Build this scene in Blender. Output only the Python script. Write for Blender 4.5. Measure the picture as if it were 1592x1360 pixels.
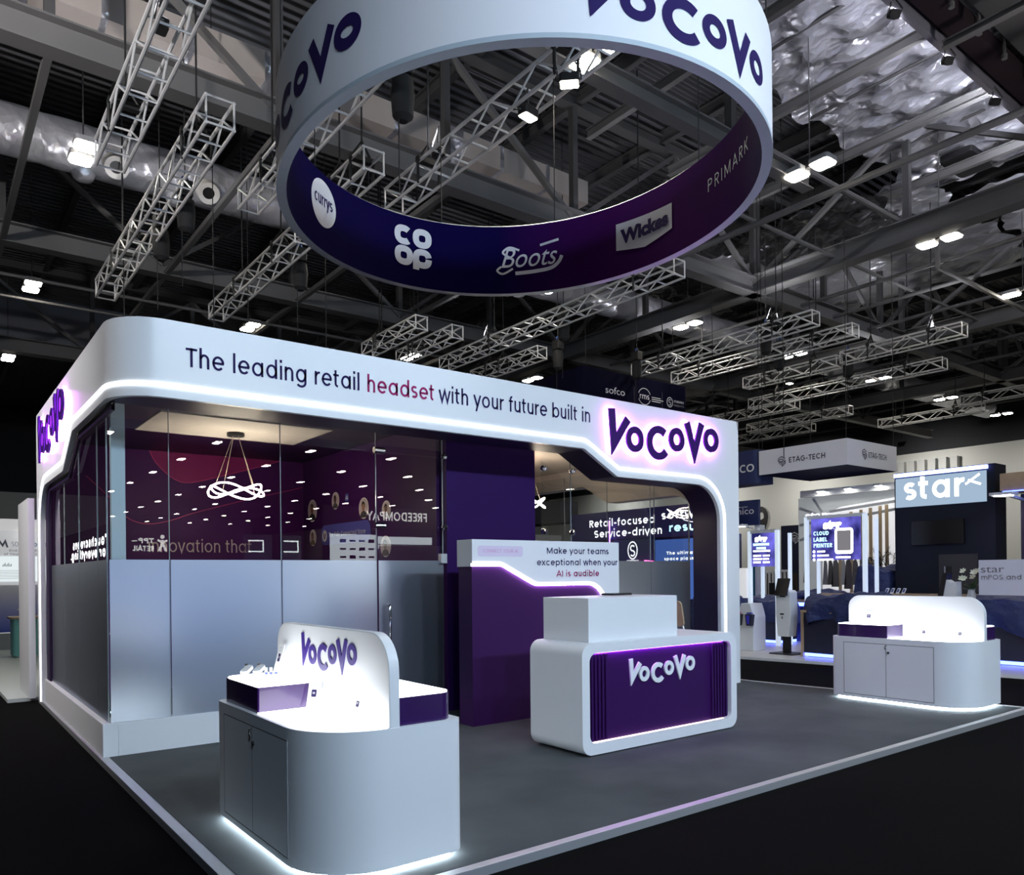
import bpy, bmesh, math, random
from math import sin, cos, pi, radians, atan2, hypot
from mathutils import Vector, Matrix

random.seed(7)
SC = bpy.context.scene
COL = SC.collection
for o in list(bpy.data.objects):
    bpy.data.objects.remove(o)

# ------------------------------------------------------------------ camera, world, exposure
YAW, ROLL, FPX, PPX, PPY = .66, -.01, 1211.95, 813.8, 892.26
CAM = Vector((-1.2454, -7.5412, 1.55))
def make_camera():
    r = Vector((cos(YAW), -sin(YAW), 0)); f = Vector((sin(YAW), cos(YAW), 0)); u = Vector((0, 0, 1))
    r2 = r*cos(ROLL) + u*sin(ROLL); u2 = u*cos(ROLL) - r*sin(ROLL)
    cd = bpy.data.cameras.new('camera'); co = bpy.data.objects.new('camera', cd); COL.objects.link(co)
    m = Matrix((r2, u2, -f)).transposed().to_4x4(); m.translation = CAM
    co.matrix_world = m
    cd.sensor_fit = 'HORIZONTAL'; cd.sensor_width = 36.0
    cd.lens = 36.0*FPX/1592
    cd.shift_x = (796-PPX)/1592; cd.shift_y = (PPY-680)/1592
    cd.clip_start = .05; cd.clip_end = 400
    SC.camera = co
make_camera()
W = bpy.data.worlds.new('world'); SC.world = W; W.use_nodes = True
W.node_tree.nodes['Background'].inputs[0].default_value = (.6, .7, 1, 1)
W.node_tree.nodes['Background'].inputs[1].default_value = .02
vs = SC.view_settings
vs.view_transform = 'Standard'; vs.look = 'None'; vs.exposure = 0.12; vs.gamma = 1.0; vs.use_curve_mapping = False
LAMP_POWER = 60.0        # emission of the hall's twin ceiling lamps
FLOOD_POWER = 92.0      # watts of each added floodlight above the aisle

# ------------------------------------------------------------------ materials
MATS = {}
def mat(name, col, rough=.5, metal=0, emit=None, es=0, spec=.5, bump=None, noise=None, coat=0):
    """procedural principled material; noise=(scale, amount, colour2), bump=(scale, strength)"""
    if name in MATS: return MATS[name]
    m = bpy.data.materials.new(name); m.use_nodes = True; nt = m.node_tree; b = nt.nodes['Principled BSDF']
    c = tuple(col)+(1,)
    b.inputs['Base Color'].default_value = c; b.inputs['Roughness'].default_value = rough
    b.inputs['Metallic'].default_value = metal; b.inputs['Specular IOR Level'].default_value = spec
    b.inputs['Coat Weight'].default_value = coat
    if emit:
        b.inputs['Emission Color'].default_value = tuple(emit)+(1,); b.inputs['Emission Strength'].default_value = es
    tc = None
    if noise or bump:
        tc = nt.nodes.new('ShaderNodeTexCoord')
    if noise:
        n = nt.nodes.new('ShaderNodeTexNoise'); n.inputs['Scale'].default_value = noise[0]; n.inputs['Detail'].default_value = 6
        rmp = nt.nodes.new('ShaderNodeValToRGB'); rmp.color_ramp.elements[0].position = .5-noise[1]; rmp.color_ramp.elements[1].position = .5+noise[1]
        rmp.color_ramp.elements[0].color = c; rmp.color_ramp.elements[1].color = tuple(noise[2])+(1,)
        nt.links.new(tc.outputs['Object'], n.inputs['Vector']); nt.links.new(n.outputs['Fac'], rmp.inputs['Fac'])
        nt.links.new(rmp.outputs['Color'], b.inputs['Base Color'])
    if bump:
        n = nt.nodes.new('ShaderNodeTexNoise'); n.inputs['Scale'].default_value = bump[0]; n.inputs['Detail'].default_value = 5
        bp = nt.nodes.new('ShaderNodeBump'); bp.inputs['Strength'].default_value = bump[1]; bp.inputs['Distance'].default_value = bump[2] if len(bump) > 2 else .05
        nt.links.new(tc.outputs['Object'], n.inputs['Vector']); nt.links.new(n.outputs['Fac'], bp.inputs['Height'])
        nt.links.new(bp.outputs['Normal'], b.inputs['Normal'])
    MATS[name] = m
    return m
def emis(name, col, s):
    if name in MATS: return MATS[name]
    m = bpy.data.materials.new(name); m.use_nodes = True; nt = m.node_tree
    for n in list(nt.nodes): nt.nodes.remove(n)
    e = nt.nodes.new('ShaderNodeEmission'); e.inputs[0].default_value = tuple(col)+(1,); e.inputs[1].default_value = s
    o = nt.nodes.new('ShaderNodeOutputMaterial'); nt.links.new(e.outputs[0], o.inputs[0])
    MATS[name] = m; return m
def glass_mat(name, tint, boost=.10):
    m = bpy.data.materials.new(name); m.use_nodes = True; nt = m.node_tree
    for n in list(nt.nodes): nt.nodes.remove(n)
    t = nt.nodes.new('ShaderNodeBsdfTransparent'); t.inputs[0].default_value = tuple(tint)+(1,)
    g = nt.nodes.new('ShaderNodeBsdfGlossy'); g.inputs['Roughness'].default_value = 0.0
    ge = nt.nodes.new('ShaderNodeNewGeometry'); dt = nt.nodes.new('ShaderNodeVectorMath'); dt.operation = 'DOT_PRODUCT'
    nt.links.new(ge.outputs['Incoming'], dt.inputs[0]); nt.links.new(ge.outputs['Normal'], dt.inputs[1])
    def mth(op, a, b):
        n = nt.nodes.new('ShaderNodeMath'); n.operation = op
        for i, v in enumerate((a, b)):
            if v is None: continue
            if isinstance(v, (int, float)): n.inputs[i].default_value = v
            else: nt.links.new(v, n.inputs[i])
        return n.outputs[0]
    c = mth('ABSOLUTE', dt.outputs['Value'], None); pw = mth('POWER', mth('SUBTRACT', 1.0, c), 5.0)
    fac = mth('ADD', mth('MULTIPLY', pw, 1-boost), boost)          # Schlick reflectance of both faces of the pane
    mx = nt.nodes.new('ShaderNodeMixShader'); o = nt.nodes.new('ShaderNodeOutputMaterial')
    nt.links.new(fac, mx.inputs[0])
    nt.links.new(t.outputs[0], mx.inputs[1]); nt.links.new(g.outputs[0], mx.inputs[2]); nt.links.new(mx.outputs[0], o.inputs[0])
    MATS[name] = m; return m
def frost_mat(name, col):
    """milky film: part diffuse, part translucent, with a soft sheen"""
    m = bpy.data.materials.new(name); m.use_nodes = True; nt = m.node_tree
    for n in list(nt.nodes): nt.nodes.remove(n)
    d = nt.nodes.new('ShaderNodeBsdfDiffuse'); d.inputs[0].default_value = tuple(col)+(1,)
    t = nt.nodes.new('ShaderNodeBsdfTranslucent'); t.inputs[0].default_value = tuple(col)+(1,)
    g = nt.nodes.new('ShaderNodeBsdfGlossy'); g.inputs['Roughness'].default_value = .30; g.inputs[0].default_value = (.8, .85, .95, 1)
    m1 = nt.nodes.new('ShaderNodeMixShader'); m1.inputs[0].default_value = .25
    m2 = nt.nodes.new('ShaderNodeMixShader'); m2.inputs[0].default_value = .5
    o = nt.nodes.new('ShaderNodeOutputMaterial')
    nt.links.new(d.outputs[0], m1.inputs[1]); nt.links.new(t.outputs[0], m1.inputs[2])
    nt.links.new(m1.outputs[0], m2.inputs[1]); nt.links.new(g.outputs[0], m2.inputs[2]); nt.links.new(m2.outputs[0], o.inputs[0])
    MATS[name] = m; return m

WHITE = mat('white_lacquer', (.78, .80, .83), .32)
WHITE_MATT = mat('white_panel', (.74, .75, .77), .5)
PURPLE = mat('deep_purple_laminate', (.036, .004, .125), .5, spec=.2)
PURPLE_DK = mat('dark_purple_lining', (.018, .005, .040), .45)
PURPLE_WALL = mat('purple_wall', (.027, .0045, .078), .55, spec=.12)
NAVY = mat('navy_panel', (.012, .016, .055), .5)
LETTER = mat('indigo_lettering', (.022, .014, .085), .7, spec=.15)
MAGENTA = mat('magenta_lettering', (.36, .022, .13), .7, spec=.15)
LED = emis('led_strip_white', (.93, .97, 1), 4)
LED_COOL = emis('led_strip_cool', (.78, .92, 1), 42)
LED_VIOLET = emis('led_violet', (.62, .14, 1), 52)
LED_LILAC = emis('led_lilac_white', (.86, .60, 1), 34)
LED_BLUE = emis('led_blue', (.08, .12, 1), 9)
LAMP = emis('lamp_lens', (1, .93, .80), LAMP_POWER)
SCREEN_WHITE = emis('screen_white', (.97, .97, 1), 3)
CARPET = mat('grey_stand_carpet', (.058, .064, .067), .95, spec=.06, noise=(1.1, .3, (.115, .124, .130)), bump=(160, .35, .004))
HALLFLOOR = mat('black_hall_carpet', (.0022, .0018, .0019), .9, spec=.05, noise=(.7, .25, (.0040, .0035, .0037)), bump=(220, .3, .003))
ALU = mat('brushed_aluminium', (.62, .63, .65), .48, .8, bump=(30, .05, .01))
TRUSS = mat('truss_aluminium', (.74, .74, .75), .40, .35)
STEEL = mat('painted_grey_steel', (.115, .112, .112), .55, noise=(.8, .3, (.15, .146, .142)))
STEEL_DK = mat('dark_roof_steel', (.06, .059, .06), .6)
CHROME = mat('polished_chrome', (.75, .75, .76), .12, 1)
BLACK = mat('black_plastic', (.008, .008, .009), .5)
CABLE = mat('black_cable', (.006, .006, .007), .6)
GLASS = glass_mat('clear_glass', (.90, .93, .94))
FROST = frost_mat('frosted_film', (.155, .17, .19))
EDGE = mat('glass_edge', (.32, .36, .38), .2)
BEIGE = mat('beige_inner_skin', (.60, .52, .46), .6)
WOOD = mat('pale_oak', (.36, .25, .15), .5, noise=(6, .3, (.46, .33, .21)))
DRAPE = mat('navy_cover_cloth', (.014, .024, .095), .6, noise=(3, .3, (.022, .036, .14)), bump=(4.5, .9, .12))
WALLW = mat('hall_wall_white', (.62, .63, .60), .7)
WALLD = mat('hall_wall_dark', (.022, .024, .030), .8)
TEAL = mat('teal_laminate', (.17, .47, .45), .5)
def foil_mat(name, c1, c2, metal, s, strength):
    """crumpled foil: ridged folds at two sizes"""
    m = mat(name, c1, .30, metal, noise=(1.6, .3, c2)); nt = m.node_tree; b = nt.nodes['Principled BSDF']
    tc = nt.nodes.new('ShaderNodeTexCoord'); mp = nt.nodes.new('ShaderNodeMapping'); mp.inputs['Scale'].default_value = (1.0, .62, 1.0)
    nt.links.new(tc.outputs['Object'], mp.inputs[0]); prev = None
    wn = nt.nodes.new('ShaderNodeTexNoise'); wn.inputs['Scale'].default_value = s; wn.inputs['Detail'].default_value = 4
    wm = nt.nodes.new('ShaderNodeMix'); wm.data_type = 'RGBA'; wm.inputs['Factor'].default_value = .25
    nt.links.new(mp.outputs[0], wn.inputs['Vector']); nt.links.new(mp.outputs[0], wm.inputs[6]); nt.links.new(wn.outputs['Color'], wm.inputs[7])
    for sc, st, di in ((s*1.6, strength, .16), (s*4.5, strength, .05)):
        n = nt.nodes.new('ShaderNodeTexVoronoi'); n.inputs['Scale'].default_value = sc; n.inputs['Randomness'].default_value = 1
        bp = nt.nodes.new('ShaderNodeBump'); bp.inputs['Strength'].default_value = st; bp.inputs['Distance'].default_value = di
        nt.links.new(wm.outputs[2], n.inputs['Vector']); nt.links.new(n.outputs['Distance'], bp.inputs['Height'])
        if prev: nt.links.new(prev.outputs['Normal'], bp.inputs['Normal'])
        prev = bp
    nt.links.new(prev.outputs['Normal'], b.inputs['Normal']); return m
FOIL = foil_mat('silver_foil_blanket', (.50, .50, .55), (.66, .66, .71), .72, 1.7, .85)
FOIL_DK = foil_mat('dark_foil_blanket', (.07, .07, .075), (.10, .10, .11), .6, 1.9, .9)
DUCTFOIL = foil_mat('duct_foil', (.56, .56, .60), (.66, .66, .70), .6, 1.6, .45)
CREAM = mat('cream_duct_board', (.48, .43, .39), .7, noise=(1.2, .25, (.40, .35, .32)))

# ------------------------------------------------------------------ mesh builder
class MB:
    def __init__(s): s.v = []; s.f = []
    def add(s, vs, fs):
        n = len(s.v); s.v += [tuple(v) for v in vs]; s.f += [tuple(i+n for i in f) for f in fs]; return s
    def box(s, x0, y0, z0, x1, y1, z1):
        v = [(x, y, z) for z in (z0, z1) for y in (y0, y1) for x in (x0, x1)]
        return s.add(v, [(0, 2, 3, 1), (4, 5, 7, 6), (0, 1, 5, 4), (2, 6, 7, 3), (0, 4, 6, 2), (1, 3, 7, 5)])
    def bar(s, p, q, w, h=None, up=(0, 0, 1)):
        h = h or w; p = Vector(p); q = Vector(q); d = (q-p).normalized(); up = Vector(up)
        if abs(d.dot(up)) > .98: up = Vector((1, 0, 0))
        a = d.cross(up).normalized(); b = a.cross(d).normalized()
        v = [c+a*sx*w/2+b*sy*h/2 for c in (p, q) for sx, sy in ((-1, -1), (1, -1), (1, 1), (-1, 1))]
        return s.add(v, [(0, 3, 2, 1), (4, 5, 6, 7)]+[(i, (i+1) % 4, (i+1) % 4+4, i+4) for i in range(4)])
    def cyl(s, p, q, r, n=10, r2=None, cap=True):
        p = Vector(p); q = Vector(q); d = (q-p).normalized(); up = Vector((0, 0, 1))
        if abs(d.dot(up)) > .95: up = Vector((1, 0, 0))
        a = d.cross(up).normalized(); b = a.cross(d); r2 = r if r2 is None else r2
        v = [p+(a*cos(2*pi*i/n)+b*sin(2*pi*i/n))*r for i in range(n)]+[q+(a*cos(2*pi*i/n)+b*sin(2*pi*i/n))*r2 for i in range(n)]
        f = [(i, (i+1) % n, (i+1) % n+n, i+n) for i in range(n)]
        if cap: f += [tuple(range(n))[::-1], tuple(range(n, 2*n))]
        return s.add(v, f)
    def tube(s, pts, r, n=8, closed=False):
        pts = [Vector(p) for p in pts]; m = len(pts); vs = []; fs = []; prev = None
        for i, p in enumerate(pts):
            if closed: d = pts[(i+1) % m]-pts[i-1]
            else: d = pts[min(i+1, m-1)]-pts[max(i-1, 0)]
            d.normalize()
            if prev is None:
                up = Vector((0, 0, 1)) if abs(d.z) < .9 else Vector((1, 0, 0)); a = d.cross(up).normalized()
            else: a = (prev-d*prev.dot(d)).normalized()
            prev = a; b = d.cross(a)
            vs += [p+(a*cos(2*pi*k/n)+b*sin(2*pi*k/n))*r for k in range(n)]
        for i in range(m if closed else m-1):
            j = (i+1) % m
            fs += [(i*n+k, i*n+(k+1) % n, j*n+(k+1) % n, j*n+k) for k in range(n)]
        if not closed: fs += [tuple(range(n))[::-1], tuple((m-1)*n+k for k in range(n))]
        return s.add(vs, fs)
    def lathe(s, c, prof, n=20):
        c = Vector(c); vs = []; fs = []; m = len(prof)
        for r, z in prof: vs += [c+Vector((r*cos(2*pi*k/n), r*sin(2*pi*k/n), z)) for k in range(n)]
        for i in range(m-1): fs += [(i*n+k, i*n+(k+1) % n, (i+1)*n+(k+1) % n, (i+1)*n+k) for k in range(n)]
        fs += [tuple(range(n))[::-1], tuple((m-1)*n+k for k in range(n))]
        return s.add(vs, fs)
    def prism(s, poly, fn, t0, t1):
        """polygon of (a,b) extruded from t0 to t1; fn(a,b,t) gives the point"""
        n = len(poly)
        v = [fn(a, b, t0) for a, b in poly]+[fn(a, b, t1) for a, b in poly]
        return s.add(v, [tuple(range(n))[::-1], tuple(range(n, 2*n))]+[(i, (i+1) % n, (i+1) % n+n, i+n) for i in range(n)])
    def quad(s, a, b, c, d): return s.add([a, b, c, d], [(0, 1, 2, 3)])
    def poly(s, pts): return s.add(pts, [tuple(range(len(pts)))])
    def strip(s, A, B, closed=False):
        n = len(A); fs = [(i, i+1, n+i+1, n+i) for i in range(n-1)]
        if closed: fs.append((n-1, 0, n, 2*n-1))
        return s.add(list(A)+list(B), fs)
    def build(s, name, m, parent=None, smooth=False, label=None, bevel=0):
        if not s.v: return None
        off = Vector(ORIG.get(parent.name, (0, 0, 0))) if parent else Vector((0, 0, 0))
        me = bpy.data.meshes.new(name); me.from_pydata([tuple(Vector(v)-off) for v in s.v], [], s.f)
        bm = bmesh.new(); bm.from_mesh(me)
        if smooth or bevel: bmesh.ops.remove_doubles(bm, verts=bm.verts, dist=1e-5)
        bmesh.ops.recalc_face_normals(bm, faces=bm.faces); bm.to_mesh(me); bm.free()
        me.materials.append(m)
        o = bpy.data.objects.new(name, me); COL.objects.link(o)
        if parent: o.parent = parent; ORIG[o.name] = tuple(off)
        if smooth:
            me.polygons.foreach_set('use_smooth', [True]*len(me.polygons))
            me.set_sharp_from_angle(angle=radians(smooth if smooth is not True else 35))
        if bevel:
            b = o.modifiers.new('bevel', 'BEVEL'); b.width = bevel; b.segments = 3; b.limit_method = 'ANGLE'; b.angle_limit = radians(50)
        if label: o['label'] = label
        return o
ORIG = {}
def tag(o, label, cat, group=None, kind=None):
    o['label'] = label; o['category'] = cat
    if group: o['group'] = group
    if kind: o['kind'] = kind
    return o
def thing(name, label, cat, loc=(0, 0, 0), group=None):
    o = bpy.data.objects.new(name, None); COL.objects.link(o); o.location = loc; o.empty_display_size = .1
    ORIG[o.name] = tuple(loc)
    return tag(o, label, cat, group)
def struct(name, mb, m, **k):
    o = mb.build(name, m, **k); o['kind'] = 'structure'; return o
def dup(root, loc, label=None, group=None, rotz=None):
    r = root.copy(); COL.objects.link(r); r.location = loc
    if rotz is not None: r.rotation_euler = (0, 0, rotz)
    if label: r['label'] = label
    if group: r['group'] = group
    for ch in list(root.children):
        c = ch.copy(); COL.objects.link(c); c.parent = r
        for g in list(ch.children):
            d = g.copy(); COL.objects.link(d); d.parent = c
    return r
def plane(o, u, v):
    o = Vector(o); u = Vector(u).normalized(); v = Vector(v).normalized(); n = u.cross(v)
    return lambda a, b, t=0: o+u*a+v*b+n*t
def front(y): return plane((0, y, 0), (1, 0, 0), (0, 0, 1))          # seen from the front (-y), a = x, b = z, t towards viewer
def leftf(x): return plane((x, 0, 0), (0, -1, 0), (0, 0, 1))         # seen from the left (-x), a = -y, b = z
def rrect(x0, y0, x1, y1, r, n=8):
    if not isinstance(r, (tuple, list)): r = (r,)*4                  # bl, br, tr, tl
    P = []
    for (cx, cy, a0), rr in zip(((x0, y0, 180), (x1, y0, 270), (x1, y1, 0), (x0, y1, 90)), r):
        sx = 1 if cx == x0 else -1; sy = 1 if cy == y0 else -1
        if rr <= 0: P.append((cx, cy)); continue
        for i in range(n+1):
            a = radians(a0+90*i/n); P.append((cx+sx*rr+rr*cos(a), cy+sy*rr+rr*sin(a)))
    return P

# ------------------------------------------------------------------ lettering: a geometric stroke alphabet
def arc(cx, cy, rx, ry, a0, a1, n=None):
    n = n or max(5, int(abs(a1-a0)/14))
    return [(cx+rx*cos(radians(a0+(a1-a0)*i/n)), cy+ry*sin(radians(a0+(a1-a0)*i/n))) for i in range(n+1)]
def glyph(c, w):
    h = w/2; R = .275-h; K = .35-h; l = .06+h; x = .55; T = .76; cx = .335
    ring = arc(cx, .275, R, R, 0, 360, 28); rs = .61-h
    if c == 'o': return .67, [ring]
    if c == 'a': return .68, [ring, [(rs, 0), (rs, x)]]
    if c == 'b': return .66, [ring, [(l, 0), (l, T)]]
    if c == 'c': return .60, [arc(cx, .275, R, R, 48, 312)]
    if c == 'd': return .68, [ring, [(rs, 0), (rs, T)]]
    if c == 'e': return .65, [arc(cx, .275, R, R, 0, 318), [(.07, .275), (.60, .275)]]
    if c == 'f': return .36, [[(.15, 0), (.15, .6)]+arc(.28, .62, .13, .14-h, 180, 90, 6), [(.02, x-h), (.32, x-h)]]
    if c == 'g': return .68, [ring, [(rs, x), (rs, 0)]+arc(cx, 0, R, .21-h, 0, -150, 10)]
    if c == 'p': return .66, [ring, [(l, -.2), (l, x)]]
    if c == 'q': return .68, [ring, [(rs, -.2), (rs, x)]]
    if c in 'hn':
        rr = (.5-h-l)/2; return .56, [[(l, 0), (l, T if c == 'h' else x)], arc(l+rr, x-h-rr, rr, rr, 180, 0, 12)+[(.5-h, 0)]]
    if c == 'm':
        rr = .17; a = arc(l+rr, x-h-rr, rr, rr, 180, 0, 12)+[(l+2*rr, 0)]
        return .86, [[(l, 0), (l, x)], a, [(p+2*rr, q) for p, q in a]]
    if c == 'u':
        rr = (.5-h-l)/2; return .56, [[(.5-h, x), (.5-h, 0)], [(l, x)]+arc(l+rr, h+rr, rr, rr, 180, 360, 12)]
    if c == 'r': return .36, [[(l, 0), (l, x)], arc(l+.2, x-h-.2, .2, .2, 180, 80, 8)]
    if c == 'i': return .12+w, [[(l, 0), (l, x)], [(l, .665), (l, .665+w*1.15)]]
    if c == 'l': return .12+w, [[(l, 0), (l, T)]]
    if c == 't': return .38, [[(.15, .7), (.15, .15)]+arc(.28, .15, .13, .15-h, 180, 270, 6), [(.02, x-h), (.33, x-h)]]
    if c == 's':
        q = R/2; return .47, [arc(.235, .275+q, .165-h/2, q, 35, 270, 14)+arc(.235, .275-q, .175-h/2, q, 90, -140, 14)]
    if c == 'v': return .50, [[(.03, x), (.245, 0), (.46, x)]]
    if c == 'w': return .76, [[(.03, x), (.2, .02), (.375, x-.02), (.55, .02), (.72, x)]]
    if c == 'x': return .50, [[(.04, x), (.45, 0)], [(.45, x), (.04, 0)]]
    if c == 'y': return .50, [[(.03, x), (.255, .03)], [(.47, x), (.17, -.2)]]
    if c == 'z': return .48, [[(.05, x-h), (.42, x-h), (.06, h), (.44, h)]]
    if c == 'k': return .50, [[(l, 0), (l, T)], [(.44, x), (l, .22)], [(.2, .33), (.46, 0)]]
    if c == 'j': return .12+w, [[(l, x), (l, -.12)], [(l, .665), (l, .665+w*1.15)]]
    C = .7; O = arc(.40, .35, K, K, 0, 360, 30)
    if c == 'O': return .80, [O]
    if c == 'Q': return .80, [O, [(.45, .2), (.72, -.02)]]
    if c == 'C': return .74, [arc(.40, .35, K, K, 48, 312)]
    if c == 'G': return .80, [arc(.40, .35, K, K, 48, 360), [(.40, .35), (.75-h, .35)]]
    if c == 'D': return .72, [[(l, h), (.30, h)]+arc(.30, .35, K, K, -90, 90, 14)+[(l, C-h)], [(l, 0), (l, C)]]
    if c == 'T': return .56, [[(.02, C-h), (.54, C-h)], [(.28, 0), (.28, C)]]
    if c == 'I': return .12+w, [[(l, 0), (l, C)]]
    if c == 'L': return .48, [[(l, C), (l, h), (.46, h)]]
    if c == 'E': return .54, [[(.48, C-h), (l, C-h), (l, h), (.48, h)], [(l, .35), (.44, .35)]]
    if c == 'F': return .52, [[(.48, C-h), (l, C-h), (l, 0)], [(l, .35), (.44, .35)]]
    if c == 'H': return .70, [[(l, 0), (l, C)], [(.64-h, 0), (.64-h, C)], [(l, .35), (.64-h, .35)]]
    if c == 'N': return .72, [[(l, 0), (l, C)], [(.66-h, 0), (.66-h, C)], [(l, C-.02), (.66-h, .02)]]
    if c == 'M': return .86, [[(l, 0), (l, C)], [(.80-h, 0), (.80-h, C)], [(l, C-.02), (.43, .1), (.80-h, C-.02)]]
    if c == 'A': return .70, [[(.03, 0), (.35, C-.02), (.67, 0)], [(.16, .22), (.54, .22)]]
    if c == 'V': return .68, [[(.03, C), (.34, .02), (.65, C)]]
    if c == 'W': return .98, [[(.03, C), (.26, .02), (.49, C-.02), (.72, .02), (.95, C)]]
    if c == 'X': return .64, [[(.04, C), (.6, 0)], [(.6, C), (.04, 0)]]
    if c == 'Y': return .62, [[(.03, C), (.31, .32), (.59, C)], [(.31, 0), (.31, .34)]]
    if c == 'Z': return .60, [[(.05, C-h), (.54, C-h), (.06, h), (.56, h)]]
    if c == 'U': return .68, [[(l, C)]+arc(l+.25-h/2, .26+h, .25-h/2, .26, 180, 360, 14)+[(l+.5-h, C)]]
    if c == 'K': return .62, [[(l, 0), (l, C)], [(.56, C), (l, .26)], [(.24, .42), (.6, 0)]]
    if c in 'PRB':
        top = [(l, C-h), (.30, C-h)]+arc(.30, C-.19, .2, .19-h, 90, -90, 12)+[(l, C-.38+h)]
        s = [[(l, 0), (l, C)], top]
        if c == 'R': s.append([(.28, .34), (.52, 0)])
        if c == 'B': s.append([(l, .35), (.32, .35)]+arc(.32, .175, .2, .175-h, 90, -90, 12)+[(l, h)])
        return .58, s
    if c == 'S':
        q = K/2; return .58, [arc(.29, .35+q, .22-h/2, q, 35, 270, 14)+arc(.29, .35-q, .23-h/2, q, 90, -140, 14)]
    if c == '-': return .40, [[(.06, .275), (.34, .275)]]
    if c == '.': return .16, [[(.08, 0), (.08, w)]]
    if c == ',': return .16, [[(.09, w), (.05, -.1)]]
    if c == '&': return .60, [O]
    return .28, []
def ribbon(mb, pts, w, fn, t0=0, t1=None):
    """a stroke of width w along 2D pts, laid out by fn; t1 gives it thickness"""
    n = len(pts); closed = n > 3 and hypot(pts[0][0]-pts[-1][0], pts[0][1]-pts[-1][1]) < 1e-6
    Lf = []; Rt = []
    for i in range(n):
        if closed and i in (0, n-1): a, b, c = pts[n-2], pts[0], pts[1]
        else: a, b, c = pts[max(i-1, 0)], pts[i], pts[min(i+1, n-1)]
        d1 = Vector((b[0]-a[0], b[1]-a[1])); d2 = Vector((c[0]-b[0], c[1]-b[1]))
        if d1.length < 1e-9: d1 = d2.copy()
        if d2.length < 1e-9: d2 = d1.copy()
        d1.normalize(); d2.normalize(); n1 = Vector((-d1.y, d1.x)); n2 = Vector((-d2.y, d2.x)); m = n1+n2
        if m.length < 1e-4: m = n1.copy()
        m.normalize(); k = min(1/max(m.dot(n1), .2), 3.2)
        Lf.append((b[0]+m.x*k*w/2, b[1]+m.y*k*w/2)); Rt.append((b[0]-m.x*k*w/2, b[1]-m.y*k*w/2))
    A = [fn(a, b, t0 if t1 is None else t1) for a, b in Lf]; B = [fn(a, b, t0 if t1 is None else t1) for a, b in Rt]
    mb.strip(A, B)
    if t1 is not None:
        A0 = [fn(a, b, t0) for a, b in Lf]; B0 = [fn(a, b, t0) for a, b in Rt]
        mb.strip(A0, B0); mb.strip(A, A0); mb.strip(B, B0)
        if not closed: mb.quad(A[0], B[0], B0[0], A0[0]); mb.quad(A[-1], B[-1], B0[-1], A0[-1])
def stext(mb, s, fn, x0, x1, base, cap, w=.085, t=.004, sp=.03, t1=None):
    """write s between x0 and x1 (x1 None = natural width; 'c' centres on x0) with capital height cap"""
    k = cap/.7; adv = []; tot = 0
    for c in s:
        a, st = glyph(c, w); adv.append((tot, st)); tot += a+sp
    sx = k
    if x1 == 'c': x0 = x0-tot*k/2
    elif x1 is not None: sx = (x1-x0)/max(tot-sp, .01)
    for o, st in adv:
        for pts in st:
            P = [(x0+(o+p)*sx, base+q*k) for p, q in pts]
            ribbon(mb, P, w*(k+sx)/2, fn, t, t1)
    return mb
def btext(mb, s, fn, x0, x1, base, size, t=.004, shear=0, bold=0):
    """write s in the built-in typeface"""
    cu = bpy.data.curves.new('text', 'FONT'); cu.body = s; cu.size = size; cu.shear = shear; cu.offset = bold; cu.resolution_u = 4
    ob = bpy.data.objects.new('text', cu); COL.objects.link(ob)
    bpy.context.view_layer.update()
    me = ob.evaluated_get(bpy.context.evaluated_depsgraph_get()).to_mesh()
    vs = [v.co.copy() for v in me.vertices]; fs = [tuple(p.vertices) for p in me.polygons]
    ob.evaluated_get(bpy.context.evaluated_depsgraph_get()).to_mesh_clear()
    bpy.data.objects.remove(ob); bpy.data.curves.remove(cu)
    if not vs: return mb
    a = min(v.x for v in vs); b = max(v.x for v in vs)
    sx = 1 if x1 is None or x1 == 'c' else (x1-x0)/(b-a)
    if x1 == 'c': x0 = x0-(b-a)/2
    mb.add([fn(x0+(v.x-a)*sx, base+v.y, t) for v in vs], fs)
    return mb
# the booth's wordmark: six letters on a dipping line, unit width
def logo_strokes():
    V1 = [(.035, .262), (.052, .062), (.165, .212)]
    V2 = [(.682, .245), (.753, .062), (.824, .249)]
    return [('V', [V1], .048), ('o', [arc(.222, .101, .053, .055, 0, 360, 30)], .040),
            ('C', [arc(.425, .097, .080, .080, 48, 322, 24)], .045), ('o', [arc(.587, .130, .051, .053, 0, 360, 30)], .040),
            ('V', [V2], .048), ('o', [arc(.914, .153, .054, .056, 0, 360, 30)], .040)]
def logo(fn, x0, z0, width, m, parent, t0=.002, t1=None, hz=1.0, halo=None, tilt=0, names='letter'):
    """letters as parts; halo=(material, gap) puts a glowing back on each letter that lights the panel behind"""
    out = []
    for ch, sts, w in logo_strokes():
        mb = MB(); hb = MB()
        for p in sts:
            P = [(x0+a*width, z0+b*width*hz+tilt*a*width) for a, b in p]
            ribbon(mb, P, w*width, fn, t0, t1)
            if halo: ribbon(hb, P, w*width*.86, fn, t0-.012, t0-.004)
        o = mb.build(names, m, parent)
        if halo: hb.build('halo_light', halo, o, label='violet back-light glowing round the letter')
        out.append(o)
    return out
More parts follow.
